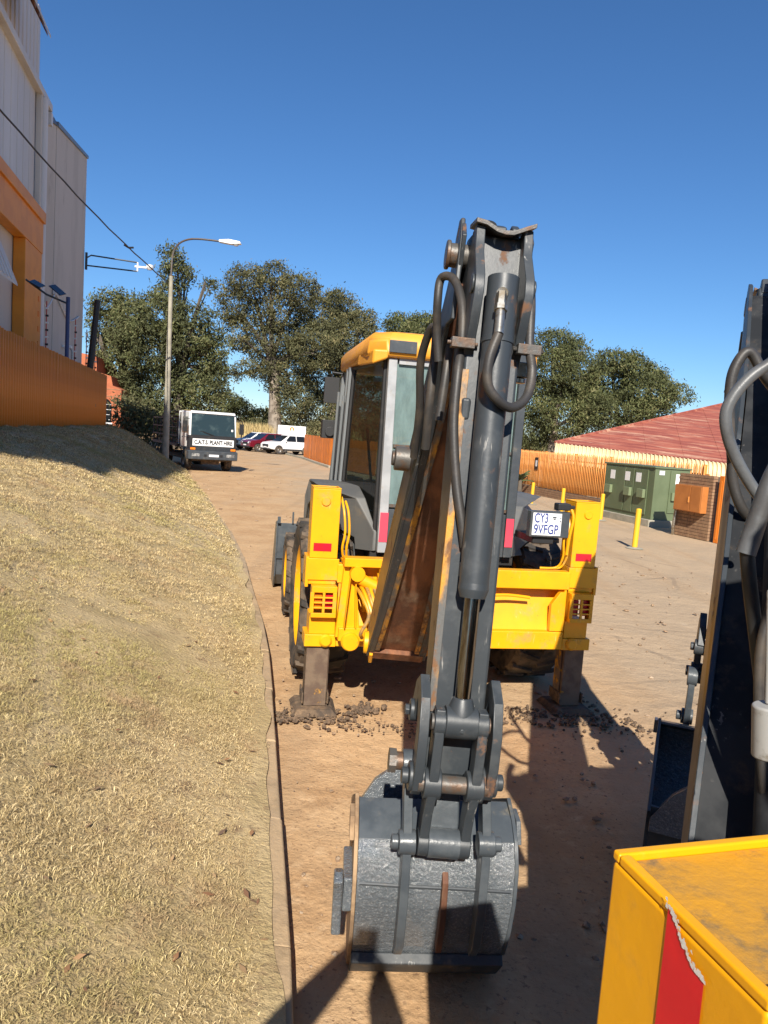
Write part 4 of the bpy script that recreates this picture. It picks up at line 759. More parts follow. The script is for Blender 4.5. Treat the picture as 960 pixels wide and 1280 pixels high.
m = MB(); m.rng(-2.06, -1.88, 27.35, 27.95, -.5, 11.05); m.build('corner_trim', 'clad', wh, bevel=.01); m = MB(); m.cyl((-1.86, 27.65, -.5), (-1.86, 27.65, 11.0), .13, 14); m.build('downpipe', 'pipe', wh)
m = MB(); m.rng(-2.1, -1.72, 12, 27.25, 5.75, 7.1); m.rng(-2.0, -1.64, 12, 27.25, 6.75, 7.12); m.build('entrance_lintel', 'orange', wh, bevel=.02)
m = MB(); m.rng(-2.1, -1.74, 24.9, 27.2, -.5, 5.75); m.build('entrance_column', 'orange', wh, bevel=.02)
for i in range(9): m = MB(); m.rng(-1.745, -1.72, 26.75, 26.9, .6 + .5*i, .78 + .5*i); m.build('column_vent', 'fence_or', wh)
m = MB(); m.prism([(-2.1, 5.5), (-1.5, 4.03), (-1.5, 3.97), (-2.1, 5.38)], 17.5, 23.0, 'y'); m.build('lower_awning', 'clad', wh)
for i in range(12): m = MB(); m.prism([(-2.1, 5.54), (-1.49, 4.06), (-1.5, 4.03), (-2.1, 5.5)], 17.9+.4*i, 18.1+.4*i, 'y'); m.build('awning_rib', 'clad', wh)
m = MB(); m.prism([(-2.26, 14.1), (-1.28, 12.15), (-1.28, 12.05), (-2.26, 13.9)], 17.6, 25.6, 'y'); aw = m.build('upper_awning', 'clad', wh)
for i in range(15): m = MB(); m.prism([(-2.2, 13.75), (-1.3, 12.04), (-1.3, 11.95), (-2.2, 13.6)], 17.65 + .53*i, 17.82 + .53*i, 'y'); m.build('awning_batten', 'rust', wh)
m = MB(); m.hexa([(-9, 28.56, -3), (-2.55, 28.56, -3), (-2.12, 31, -3), (-9, 31, -3), (-9, 28.56, 11.0), (-2.55, 28.56, 11.0), (-2.12, 31, 11.3), (-9, 31, 11.3)]); m.build('plaster_wing', 'plaster', wh)
m = MB(); m.hexa([(-9, 31.01, -3), (-2.1, 31.01, -3), (-2.1, 37.9, -3), (-9, 37.9, -3), (-9, 31.01, 11.3), (-2.1, 31.01, 11.3), (-2.1, 37.9, 12.4), (-9, 37.9, 12.4)]); m.build('plaster_wing', 'plaster', wh)
m = MB(); m.hexa([(-9, 28.5, 11.01), (-2.5, 28.5, 11.01), (-2.05, 31, 11.31), (-9, 31, 11.31), (-9, 28.5, 12.2), (-3.6, 28.5, 12.1), (-2.2, 31, 11.6), (-9, 31, 12.0)]); m.build('roof_flashing', 'flash', wh)
m = MB(); m.hexa([(-9, 31.02, 11.31), (-2.04, 31.02, 11.31), (-2.04, 37.97, 12.41), (-9, 37.97, 12.41), (-9, 31.02, 11.6), (-2.04, 31.02, 11.48), (-2.04, 37.97, 12.55), (-9, 37.97, 12.7)]); m.build('roof_flashing', 'flash', wh)
m = MB(); m.rng(-2.1, -1.98, 30.9, 31.2, 5.0, 5.3); m.tube(smooth_path([(-2.04, 31.0, 5.0), (-2.03, 29.6, 4.3), (-2.0, 28.6, 4.5)], 5), .03, 6); m.tube(smooth_path([(-2.04, 31.2, 5.1), (-2.06, 34, 4.4), (-2.06, 36.6, 4.9)], 5), .03, 6); m.build('alarm_box', 'pipe', wh)

cc = thing('cctv_bracket', 'white security camera on a long grey bracket fixed to the building corner', 'security camera', st(37.9, 2.0, 7.5), SZ)
m = MB(); m.tube([(-.0, 0, .35), (.2, .03, .5), (2.3, .05, .42)], .035, 8); m.tube([(0, 0, .0), (2.3, .05, .0), (2.32, .05, .06)], .035, 8); m.rng(-.06, .04, -.05, .05, -.2, .6); m.build('bracket', 'grey', cc)
m = MB(); m.rng(2.2, 2.75, .0, .1, .18, .26); m.rng(2.3, 2.36, .0, .1, .0, .42); m.build('arm', 'cctv', cc)
m = MB(); m.lathe([(-.16, 0), (-.15, .1), (-.05, .17), (.08, .17), (.1, .1), (.1, 0)], (2.9, .05, .28), 18, 'z'); m.build('camera_dome', 'cctv', cc)

fe = thing('palisade_fence', 'dark orange steel palisade fence in shade along the top of the grass bank', 'fence', F0, SZ)
pal = MB(); pal.add([(-.082, 0, 0), (-.05, .0, 0), (-.02, .055, 0), (.02, .055, 0), (.05, 0, 0), (.082, 0, 0), (-.082, 0, 2.14), (-.05, .0, 2.14), (-.02, .055, 2.14), (.02, .055, 2.14), (.05, 0, 2.14), (.082, 0, 2.14)], [(i, i+1, i+7, i+6) for i in range(5)])
T = Matrix.Rotation(R(90), 4, 'Z'); p2 = MB(Matrix.Rotation(R(-90), 4, 'Z')); p2.add(pal.v, pal.f)
p0 = p2.build('paling', 'fence_or', fe); so = p0.modifiers.new('thick', 'SOLIDIFY'); so.thickness = .006
p0.location = (0, -4, -.15)
k = 1; s_ = -4 + .205
while s_ < 30.62:
    q = p0.copy(); C.objects.link(q); q.parent = fe; q.location = (random.uniform(-.004, .004), s_, -.15 + random.uniform(-.015, .015)); q.rotation_euler = (random.uniform(-.006, .006), random.uniform(-.006, .006), random.uniform(-.05, .05)); s_ += .205 if s_ > 10 else .23
for i in range(14):
    q = p0.copy(); C.objects.link(q); q.parent = fe; q.location = (-.15 - .18*i, 30.66, -.15); q.rotation_euler = (0, 0, R(90))
for z in (.25, 1.55): m = MB(); m.rng(-.09, -.045, -4, 30.6, z, z+.06); m.build('fence_rail', 'fence_or', fe)
for i in range(13): m = MB(); m.rng(-.16, -.09, -3.5 + 2.84*i - .04, -3.5 + 2.84*i + .04, -.4, 2.0); m.build('fence_post', 'fence_or', fe)
m = MB(); m.rng(.005, .03, 27.7, 27.9, 1.0, 1.9); m.rng(.005, .05, 27.72, 27.88, .7, .8); m.build('fence_sign', 'black', fe)

for i, (s_, h, lab) in enumerate(((20.2, 1.15, 'red and white electric fence post nearest, in front of the plaster wing'), (24.4, 1.25, 'electric fence post beside the blue solar lamp pole'), (26.6, 1.2, 'thin electric fence post between the blue pole and the black post'), (28.6, 1.35, 'electric fence post farthest along the fence, behind the black post'))):
    ep = thing('electric_fence_post', lab, 'fence post', st(s_, .14, 1.6), SZ, 'electric fence posts standing above the orange fence')
    m = MB(); m.tube([(0, 0, -.3), (0, 0, .5 + h)], .016, 6); m.build('post', 'redpole', ep)
    for j in range(6): m = MB(); m.cyl((-.02, 0, .55 + h*.16*j), (.05, 0, .55 + h*.16*j), .028, 8); m.build('insulator', 'cctv' if j % 2 else 'black', ep)
bp_ = thing('solar_lamp', 'blue pole carrying two tilted solar panels above the orange fence', 'solar lamp', st(24.0, .3, 0), SZ)
m = MB(); m.cyl((0, 0, -.5), (0, 0, 3.95), .06, 12); m.build('pole', 'bluepole', bp_)
m = MB(); m.tube([(0, 0, 3.75), (-.6, -.1, 3.95), (-1.15, -.3, 4.3)], .03, 8); m.build('arm', 'grey', bp_)
for a, sc in (((-.30, -.05, 4.12), .42), ((-.85, -.2, 4.22), .36)): m = MB(Matrix.Translation(a) @ Matrix.Rotation(R(38 if sc > .4 else 25), 4, 'Y') @ Matrix.Rotation(R(20), 4, 'X')); m.rng(-sc/2, sc/2, -.22, .22, -.015, .015); m.build('solar_panel', 'solar', bp_, bevel=.005)
lp = thing('black_post', 'black post leaning outwards at the far end of the orange fence', 'post', st(28.2, .25, 0), SZ)
m = MB(); m.tube([(-.12, 0, -.4), (.0, 0, 2.0), (.20, 0, 4.55)], [.12, .12, .10], 10); m.tube([(.22, .05, 1.4), (.26, .3, 4.2)], .012, 5); m.build('shaft', 'black', lp)
ll = thing('yard_lamp', 'small white lamp on a thin bent pole beyond the orange fence', 'lamp', st(33, 3.0, 0), SZ)
m = MB(); m.tube([(1.3, 0, -1.5), (1.3, 0, 3.0), (1.2, 0, 3.15), (.2, 0, 3.3)], .035, 8); m.build('pole', 'steel', ll); m = MB(); m.rng(.9, 1.3, -.1, .1, 3.12, 3.24); m.build('lamp_head', 'cctv', ll, bevel=.03)

bh = thing('brick_house', 'orange brick house with an arched window beyond the end of the fence', 'house', (-19.75, 54.5, -.45), R(10)); bh.scale = (1.222,)*3
m = MB(); m.prism([(-6, 0), (.0, 0), (0, 3.75), (-.5, 3.95), (-.62, 4.5), (-1.4, 4.7), (-1.5, 5.6), (-6, 6.2)], 0, 6, 'y'); m.build('wall', 'redbrick', bh)
for i in range(9): m = MB(); m.rng(-5.9, -.01, -.015, -.002, .35 + .42*i, .385 + .42*i); m.build('brick_course', 'brick', bh)
for i in range(2):
    cx_ = -.95 - 2.2*i; arc = [(cx_ + .42*math.cos(a), 2.75 + .42*math.sin(a)) for a in np.linspace(0, math.pi, 12)]
    m = MB(); m.prism([(cx_+.42, 1.75)] + arc + [(cx_-.42, 1.75)], -.03, .02, 'y'); wn = m.build('arched_window', 'carglass', bh)
    for j in range(4): m = MB(); m.rng(cx_-.40, cx_+.40, -.05, -.028, 1.9 + .3*j, 1.93 + .3*j); m.build('glazing_bar', 'pipe', wn)
    m = MB(); m.rng(cx_-.5, cx_+.5, -.1, .0, 1.66, 1.75); m.build('sill', 'pipe', wn)

# ------------------------------------------------------------------ street lamp and cable
sl = thing('street_lamp', 'concrete street lamp with curved steel arm in front of the parked truck', 'street lamp', (-9.3, 31, 0))
m = MB(); m.tube([(0, 0, .2), (-.05, 0, 8.0)], [.145, .078], 18); m.build('pole', 'concrete', sl)
m = MB(); m.tube(smooth_path([(-.05, 0, 7.6), (-.05, 0, 8.3), (.0, 0, 8.95), (.22, -.03, 9.3), (.6, -.08, 9.48), (1.1, -.13, 9.52), (1.95, -.2, 9.47)], 6), .038, 10); m.cyl((-.05, 0, 7.7), (-.05, 0, 8.05), .075, 14); m.build('arm', 'rustgrey', sl)
m = MB(); hd = [(1.9, 9.42), (1.9, 9.52), (2.3, 9.56), (2.75, 9.50), (2.8, 9.40), (2.4, 9.36)]; m.prism(hd, -.34, -.1, 'y'); hd_ = m.build('lamp_head', 'cctv', sl, bevel=.03, seg=3)
m = MB(); m.lathe([(0, .0), (-.03, .09), (0, .11)], (2.58, -.22, 9.36), 16, 'z'); m.build('lamp_glass', 'lamp', hd_)
a, c = Vector((-9.47, 31.0, 7.72)), st(13.5, 1.9, 7.9)
cb = MB(); n_ = 22; cb.tube([a.lerp(c, i/n_) + Vector((0, 0, -.35*math.sin(math.pi*i/n_) + .012*math.sin(i*2.2))) for i in range(n_+1)], .022, 6)
q = a.lerp(c, .26) + Vector((0, 0, -.26)); cb.tube([q + Vector((-.12, -.12, .06)), q, q + Vector((.12, .12, .04))], .035, 6)
tag(cb.build('power_cable', 'black'), 'black overhead cable running from the street lamp to the warehouse', 'cable')

# ------------------------------------------------------------------ flatbed truck (front at y = 0 facing -y)
TR = R(29)
tk = thing('flatbed_truck', 'white and black flatbed truck parked at the kerb, sign under its windscreen', 'truck', (-7.85, 33.2, 0), TR)
W2 = 1.06
m = MB(); m.prism([(.05, 1.0), (.02, 1.62), (.14, 2.45), (.26, 2.62), (1.7, 2.66), (1.75, 1.0)], -W2, W2); cb_ = m.build('cab', 'white', tk, bevel=.05, seg=3)
m = MB(); m.hexa([(-1.0, -.01, 1.56), (1.0, -.01, 1.56), (1.0, .05, 1.6), (-1.0, .05, 1.6), (-.97, .135, 2.52), (.97, .135, 2.52), (.97, .2, 2.52), (-.97, .2, 2.52)]); ws = m.build('windscreen', 'truckscreen', tk, bevel=.015)
for s in (-1, 1): m = MB(); m.tube([(s*.05, -.02, 1.6), (s*.05 - .55, .02, 1.78)], .012, 5); m.build('wiper', 'black', ws)
m = MB(); m.rng(.82, .90, .03, .045, 1.72, 1.92); m.build('licence_disc', 'plate', ws); m = MB(); m.rng(-.98, .98, -.02, .03, 1.50, 1.60); m.build('scuttle', 'black', tk)
m = MB(); m.rng(-W2-.005, W2+.005, -.035, .5, .9, 1.56); m.build('front_panel', 'black', tk, bevel=.03)
m = MB(); m.rng(-.93, .93, -.06, -.036, 1.13, 1.44); sg = m.build('name_board', 'whitewall', tk)
text('board_lettering', 'C.A.T.S. PLANT HIRE', .25, 'ink', sg, (0, -.062, 1.285), width=1.72, bold=.011)
for i in range(4): m = MB(); m.rng(-.85, .85, -.05, -.034, .93 + .045*i, .955 + .045*i); m.build('grille_bar', 'grey', tk)
m = MB(); m.rng(-1.12, 1.12, -.14, .25, .52, .92); bu = m.build('bumper', 'grey', tk, bevel=.04)
for s in (-1, 1):
    m = MB(); m.rng(s*.60, s*.96, -.15, -.13, .66, .79); m.build('headlight', 'lampdull', bu, bevel=.02)
    m = MB(); m.rng(s*.80, s*1.02, -.06, -.03, .95, 1.04); m.build('indicator', 'orangelamp', bu)
    m = MB(); m.rng(s*(W2+.002), s*(W2+.02), .45, 1.35, 1.05, 1.62); m.build('door', 'white', tk, bevel=.01)
    m = MB(); m.hexa([(s*(W2-.03), .32, 1.66), (s*(W2+.006), .32, 1.66), (s*(W2+.006), 1.35, 1.66), (s*(W2-.03), 1.35, 1.66), (s*(W2-.03), .40, 2.38), (s*(W2+.004), .40, 2.38), (s*(W2+.004), 1.35, 2.38), (s*(W2-.03), 1.35, 2.38)]); m.build('side_window', 'carglass', tk)
    m = MB(); m.tube([(s*1.05, .15, 2.3), (s*1.3, .0, 2.3), (s*1.3, .0, 1.5), (s*1.06, .1, 1.45)], .018, 6); m.rng(s*1.19, s*1.37, -.04, .03, 1.72, 2.2); m.build('wing_mirror', 'black', tk)
    for y in (.95, 5.6):
        e = bpy.data.objects.new('truck_wheel', None); C.objects.link(e); e.parent = tk
        m = MB(); hw = .15 if y < 2 else .26; m.lathe([(-hw, .26), (-hw, .42), (-hw*.85, .47), (hw*.85, .47), (hw, .42), (hw, .26)], (s*(.92 if y < 2 else .82), y, .47), 28); m.build('wheel_tyre', 'tyre', e)
        m = MB(); m.lathe([(s*hw*.6, .0), (s*hw*.6, .12), (s*hw*.3, .2), (s*hw*.95, .27)], (s*(.92 if y < 2 else .82), y, .47), 24); m.build('wheel_rim', 'steel', e)
m = MB(); m.hexa([(-1.0, .10, 2.56), (1.0, .10, 2.56), (1.0, .22, 2.6), (-1.0, .22, 2.6), (-1.0, .12, 2.62), (1.0, .12, 2.62), (1.0, .24, 2.67), (-1.0, .24, 2.67)]); m.build('roof_visor', 'white', tk, bevel=.01)
for s in (-1, 1):
    m = MB(); m.rng(s*.97, s*1.075, -.03, .32, 1.0, 1.58); m.build('corner_panel', 'black', tk, bevel=.03); m = MB(); m.rng(s*.30, s*.42, -.152, -.135, .66, .76); m.build('tow_slot', 'black', bu)
    m = MB(); m.rng(s*1.082, s*1.092, 1.15, 1.28, 1.45, 1.49); m.build('door_handle', 'black', tk)
m = MB(); m.rng(-.55, .55, .9, .98, 1.95, 2.3); m.rng(-.2, .3, .3, .5, 1.5, 1.62); m.build('cab_interior', 'black', tk)
m = MB(); m.rng(-.2, .24, -.158, -.14, .66, .76); m.build('number_plate', 'plate', bu)
m = MB(); m.rng(-.9, .9, .1, 7.0, .45, .62); m.rng(-.4, .4, .3, .5, .3, .5); m.build('chassis', 'mud', tk)
m = MB(); m.rng(-1.15, 1.15, 1.95, 7.4, 1.0, 1.12); m.build('flatbed', 'bedsteel', tk)
for i in range(7):
    for s in (-1, 1): m = MB(); m.rng(s*1.11, s*1.15, 2.0 + .88*i, 2.05 + .88*i, 1.12, 2.3); m.build('stake', 'bedsteel', tk)
for s in (-1, 1):
    for z in (1.45, 1.85, 2.26): m = MB(); m.rng(s*1.112, s*1.155, 1.98, 7.38, z, z+.05); m.build('side_rail', 'bedsteel', tk)
m = MB(); m.rng(-1.1, 1.1, 1.9, 1.95, 1.12, 2.75); m.rng(-1.12, -.98, 1.85, 1.93, 1.1, 2.7) if False else None
hb = MB()
for x in (-1.08, -.4, .4, 1.08): hb.tube([(x, 1.9, 1.1), (x, 1.9, 2.6)], .03, 8)
hb.tube([(-1.1, 1.9, 2.6), (1.1, 1.9, 2.6)], .035, 8); hb.tube([(-1.1, 1.9, 2.1), (1.1, 1.9, 2.1)], .025, 8); hb.build('headboard', 'white', tk)
def pallet(loc, rz, lab):
    p = thing('wooden_pallet', lab, 'pallet', loc, rz, 'wooden pallets loaded on the truck')
    for i in range(5): m = MB(); m.rng(-.6, .6, -.5 + .225*i, -.38 + .225*i, .11, .135); m.build('deck_board', 'wood', p)
    for x in (-.52, 0, .52): m = MB(); m.rng(x-.05, x+.05, -.5, .52, .02, .11); m.build('bearer', 'wood', p)
    for y in (-.45, 0, .45): m = MB(); m.rng(-.6, .6, y-.05, y+.05, 0, .02); m.build('base_board', 'wood', p)
tw = lambda x, y, z: Vector((-7.85 + x*math.cos(TR) - y*math.sin(TR), 33.2 + x*math.sin(TR) + y*math.cos(TR), z))
stk = ['lowest of the tilted stack', 'second lowest of the tilted stack', 'third from the bottom of the tilted stack', 'middle of the tilted stack', 'third from the top of the tilted stack', 'second from the top of the tilted stack', 'topmost of the tilted stack', ]
for i in range(7): pallet(tw(-.55 + .03*i, 5.6 - .05*i, 1.125 + .235*i), TR + R(4*(i % 3)), 'wooden pallet on the truck bed, ' + stk[i])
for i in range(10): pallet(tw(.0, 2.75, 1.125 + .16*i), TR, 'wooden pallet in the straight stack behind the cab, ' + ['at its foot', 'second up', 'third up', 'fourth up', 'fifth up', 'sixth up', 'seventh up', 'eighth up', 'just under the top', 'showing over the roof'][i])

# ------------------------------------------------------------------ cars (front at y = 0 facing -y)
def suv(paint, lab, loc, rz):
    c = thing('parked_car', lab, 'car', loc, rz, 'cars parked side by side before the trees')
    hull = [(.0, .42), (.02, .78), (.18, .92), (.95, 1.05), (1.0, 1.06), (4.1, 1.06), (4.32, .98), (4.38, .60), (4.3, .38), (3.95, .36)]
    for yc in (3.42,): hull += [(yc + .38*math.cos(a), .34 + .38*math.sin(a)) for a in np.linspace(.05, math.pi-.05, 9)]
    hull += [(2.9, .3), (1.4, .3)]
    for yc in (.82,): hull += [(yc + .38*math.cos(a), .34 + .38*math.sin(a)) for a in np.linspace(.05, math.pi-.05, 9)]
    m = MB(); m.prism(hull, -.88, .88); m.build('body', paint, c, bevel=.05, seg=3)
    m = MB(); m.hexa([(-.82, 1.0, 1.04), (.82, 1.0, 1.04), (.84, 4.22, 1.04), (-.84, 4.22, 1.04), (-.66, 1.85, 1.62), (.66, 1.85, 1.62), (.66, 3.75, 1.63), (-.66, 3.75, 1.63)]); m.build('cabin', paint, c, bevel=.06, seg=3)
    m = MB(); m.hexa([(-.75, 1.0, 1.07), (.75, 1.0, 1.07), (.75, 1.1, 1.07), (-.75, 1.1, 1.07), (-.62, 1.74, 1.56), (.62, 1.74, 1.56), (.62, 1.84, 1.56), (-.62, 1.84, 1.56)]); m.build('windscreen', 'carglass', c)
    for s in (-1, 1):
        for y0, y1, t0, t1 in ((1.42, 2.42, 1.86, 2.42), (2.5, 3.3, 2.5, 3.25), (3.36, 3.95, 3.3, 3.62)):
            m = MB(); m.hexa([(s*.80, y0, 1.10), (s*.842, y0, 1.10), (s*.842, y1, 1.10), (s*.80, y1, 1.10), (s*.66, t0, 1.55), (s*.705, t0, 1.55), (s*.705, t1, 1.55), (s*.66, t1, 1.55)]); m.build('side_window', 'carglass', c)
        m = MB(); m.hexa([(s*.50, -.015, .70), (s*.84, .05, .72), (s*.86, .3, .78), (s*.5, .06, .78), (s*.5, .0, .80), (s*.84, .08, .84), (s*.86, .32, .90), (s*.5, .1, .86)]); m.build('headlight', 'lamp', c)
        m = MB(); m.rng(s*.70, s*.87, 4.2, 4.37, .78, .98); m.build('tail_lamp', 'red', c)
        m = MB(); m.rng(s*.88, s*1.02, 1.35, 1.45, 1.04, 1.16); m.build('wing_mirror', paint, c, bevel=.03)
        m = MB(); m.rng(s*.882, s*.892, 1.15, 3.0, .33, .46); m.build('sill_trim', 'black', c)
        for y in (.82, 3.42):
            e = bpy.data.objects.new('car_wheel', None); C.objects.link(e); e.parent = c
            m = MB(); m.lathe([(-.1, .2), (-.11, .3), (-.09, .345), (.09, .345), (.11, .3), (.1, .2)], (s*.79, y, .345), 26); m.build('wheel_tyre', 'tyre', e)
            m = MB(); m.lathe([(s*.07, 0), (s*.08, .06), (s*.05, .12), (s*.095, .21)], (s*.79, y, .345), 10); m.build('wheel_rim', 'steel', e)
    m = MB(); m.rng(-.45, .45, -.02, .05, .55, .78); m.build('grille', 'black', c, bevel=.02); m = MB(); m.rng(-.8, .8, -.03, .1, .34, .46); m.build('bumper_trim', 'black', c, bevel=.02)
    m = MB(); m.rng(-.25, .25, -.03, -.015, .50, .60); m.build('number_plate', 'plate', c)
suv('white', 'white car parked nearest, its whole side showing in front of the sign', (-10.15, 61.2, 0), R(-52))
suv('maroon', 'maroon car parked between the two white cars', (-12.3, 63.6, 0), R(-52))
suv('white', 'white car mostly hidden behind the maroon car', (-13.7, 66.6, 0), R(-52))

# ------------------------------------------------------------------ sign board and orange board fence
sb = thing('sign_board', 'white sign board with an orange ring emblem behind the white car', 'sign', (-9.45, 72, 0), R(6))
m = MB(); m.rng(-1.34, 1.34, -.03, .03, .75, 2.45); fc = m.build('panel', 'whitewall', sb, bevel=.01)
for x in (-1.1, 1.1): m = MB(); m.rng(x-.05, x+.05, .03, .13, 0, 2.3); m.build('leg', 'rustgrey', sb)
m = MB(); vs = [(r*math.cos(a), -.034, 2.12 + r*math.sin(a)) for a in np.linspace(R(-60), R(240), 19) for r in (.09, .21)]; m.add(vs, [(2*i, 2*i+1, 2*i+3, 2*i+2) for i in range(18)]); m.build('ring_emblem', 'orangelamp', fc)
text('sign_lettering', 'TLI', .34, 'rustgrey', fc, (0, -.034, 1.70), width=.5)
for z, w_, mm in ((1.42, 2.1, 'rustgrey'), (1.18, 1.5, 'rustgrey')):
    x = -w_/2
    while x < w_/2: l = random.uniform(.08, .3); m = MB(); m.rng(x, min(x+l, w_/2), -.034, -.031, z-.03, z+.03); m.build('text_line', 'orangelamp' if z > 1.3 and x > .0 and x < .4 else 'bluepole' if z > 1.3 and x > .6 else mm, fc); x += l + .05
bf = thing('board_fence', 'bright orange board fence running past the sign towards the cab', 'fence')
A_, B_, C_ = Vector((-6.75, 59.5)), Vector((-3.5, 45)), Vector((-.6, 38.5))
for P0, P1 in ((A_, B_), (B_, C_)):
    L_ = (P1-P0).length; n_ = int(L_/.42); dd = (P1-P0)/n_; an = math.atan2(dd.y, dd.x)
    for i in range(n_):
        c = P0 + dd*(i+.5); h = 1.78 + random.uniform(-.03, .03); m = MB(Matrix.Translation((c.x, c.y, 0)) @ Matrix.Rotation(an, 4, 'Z')); m.rng(-dd.length/2+.012, dd.length/2-.012, -.012 + random.uniform(-.008, .008), .012, .03, h); m.build('fence_board', 'gate_or', bf)
    for z in (.4, 1.4): m = MB(Matrix.Translation((P0.x, P0.y, 0)) @ Matrix.Rotation(an, 4, 'Z')); m.rng(0, L_, .02, .07, z, z+.08); m.build('fence_rail', 'gate_or', bf)
vk = thing('verge_kerb', 'pale kerb edging the dry verge beside the parked cars', 'kerb'); vk['kind'] = 'structure'
pp = [(-8.6, 62.2), (-7.6, 59.2), (-6.3, 55.4), (-5.2, 51), (-4.3, 47.5), (-3.4, 44.2)]
for a, c in zip(pp[:-1], pp[1:]):
    a, c = Vector(a), Vector(c); dd = c-a; m = MB(Matrix.Translation((a.x, a.y, 0)) @ Matrix.Rotation(math.atan2(dd.y, dd.x), 4, 'Z')); m.rng(0, dd.length-.02, -.1, .1, -.02, .12); m.build('kerb_stone', 'concrete', vk, bevel=.02)

# ------------------------------------------------------------------ right hand side: palisade, building, cabinet, pier, bollards
pf = thing('palisade_fence', 'light orange palisade fence on a low brick plinth in front of the red roofed building', 'fence', (6.2, 35, 0), math.atan2(-12.8, 3.42))
LN = math.hypot(3.42, 12.8)
pm_ = MB(); pm_.add([(-.036, 0, .36), (-.012, -.034, .36), (.012, -.034, .36), (.036, 0, .36), (-.036, .0, 1.88), (-.012, -.034, 1.88), (.012, -.034, 1.88), (.036, 0, 1.88), (0, -.015, 1.97)], [(0, 1, 5, 4), (1, 2, 6, 5), (2, 3, 7, 6), (4, 5, 8), (5, 6, 8), (6, 7, 8)])
pp0 = pm_.build('paling', 'fence_lt', pf); so = pp0.modifiers.new('thick', 'SOLIDIFY'); so.thickness = .004
n_ = int(LN/.125)
for i in range(n_):
    q = pp0 if i == 0 else pp0.copy()
    if i: C.objects.link(q); q.parent = pf
    q.location = (.06 + .125*i, random.uniform(-.004, .004), random.uniform(-.012, .012)); q.rotation_euler = (random.uniform(-.004, .004), random.uniform(-.002, .002), random.uniform(-.05, .05))
for z in (.55, 1.62): m = MB(); m.rng(0, LN, .01, .05, z, z+.05); m.build('fence_rail', 'fence_lt', pf)
for i in range(6): m = MB(); m.rng(2.6*i-.04, 2.6*i+.04, .0, .09, .1, 1.95); m.build('fence_post', 'fence_or', pf, bevel=.004)
for i in range(4): m = MB(); m.rng(-.2, LN+.1, -.11 + .003*(i % 2), .14, .088*i - .01, .088*i + .068); m.build('brick_course', 'brick', pf)
m = MB(); m.rng(-.2, LN+.1, -.10, .12, -.02, .335); m.build('mortar_core', 'mortar', pf)
m = MB(); m.rng(1.75, 2.05, -.05, -.03, 1.1, 1.65); sgn = m.build('fence_sign', 'black', pf); m = MB(); m.rng(1.82, 1.98, -.055, -.05, 1.25, 1.52); m.build('sign_face', 'plate', sgn)
f2 = thing('back_fence', 'far orange palisade fence seen above the nearer one beside the palm', 'fence', (-.4, 38.6, 0), math.atan2(-3.2, 6.6))
for i in range(52):
    q = pp0.copy(); C.objects.link(q); q.parent = f2; q.location = (.14*i, random.uniform(-.004, .004), .2); q.rotation_euler = (0, random.uniform(-.002, .002), random.uniform(-.05, .05))
for z in (.5, 1.8): m = MB(); m.rng(0, 7.3, .012, .05, z, z+.05); m.build('fence_rail', 'fence_lt', f2)

rb = thing('red_roofed_building', 'long building with weathered red sheet roof and cream curved fascia', 'building', (7.45, 34, 0)); rb.rotation_euler = (0, R(3.0), R(-13))
m = MB(); m.rng(.6, 36, 1.3, 30, -1, 2.2); m.build('wall', 'wallor', rb)
for i in range(4): m = MB(); m.rng(1.5 + 3.2*i, 2.7 + 3.2*i, 1.27, 1.33, .55, 1.35); wn = m.build('window', 'carglass', rb); m = MB(); m.rng(1.4 + 3.2*i, 2.8 + 3.2*i, 1.2, 1.29, .45, .55); m.build('sill', 'brick', wn)
arc = [(-.02, 2.36), (-.22, 2.33), (-.42, 2.22), (-.56, 2.04), (-.62, 1.84), (-.63, 1.5)]
rib = None
for i in range(74):
    x = .02 + .172*i; vs = []
    for y, z in arc: vs += [(x, y+.05, z-.03), (x+.02, y-.02, z+.018), (x+.085, y-.02, z+.018), (x+.105, y+.05, z-.03), (x+.171, y+.055, z-.034)]
    m = MB(); m.add(vs, [(5*j+k_, 5*j+k_+1, 5*j+k_+6, 5*j+k_+5) for j in range(5) for k_ in range(4)]); m.build('fascia_rib', 'cream', rb, ang=50)
m = MB(); m.prism([(-.05, 2.2), (-.02, 2.34), (1.4, 2.34), (1.4, 2.2)], 0, 36); m.build('eave_board', 'cream', rb)
for i in range(34):
    x0, x1 = .8*i, .8*i + .83; t0, t1 = min(x0, 16), min(x1, 16); sl_ = .377; z_ = 2.365 + .012*(i % 2)
    m = MB(); m.add([(x0, -.04, z_), (x1, -.04, z_), (x1, t1, z_ + sl_*t1), (x0, max(t0, .02), z_ + sl_*t0)], [(0, 1, 2, 3)]); m.build('roof_sheet', 'roofred', rb)
m = MB(); m.add([(0, -.04, 2.355), (0, 32, 2.355), (16, 16, 2.355 + .377*16)], [(0, 1, 2)]); m.add([(16, 16, 2.35 + .377*16), (36, 16, 2.35 + .377*16), (36, 32, 2.35), (0, 32, 2.35)], [(0, 1, 2, 3)]); m.build('roof_back', 'roofred', rb)
m = MB(); m.tube([(0, 0, 2.38), (16, 16, 2.38 + .377*16)], .07, 6); m.build('hip_cap', 'roofred', rb)
m = MB(); m.add([(9.0, 3.0, 2.41 + .377*3.0), (12.6, 3.9, 2.41 + .377*3.9), (12.5, 4.2, 2.41 + .377*4.2), (8.9, 3.25, 2.41+.295*3.25)], [(0, 1, 2, 3)]); m.build('patched_sheet', 'cream', rb)

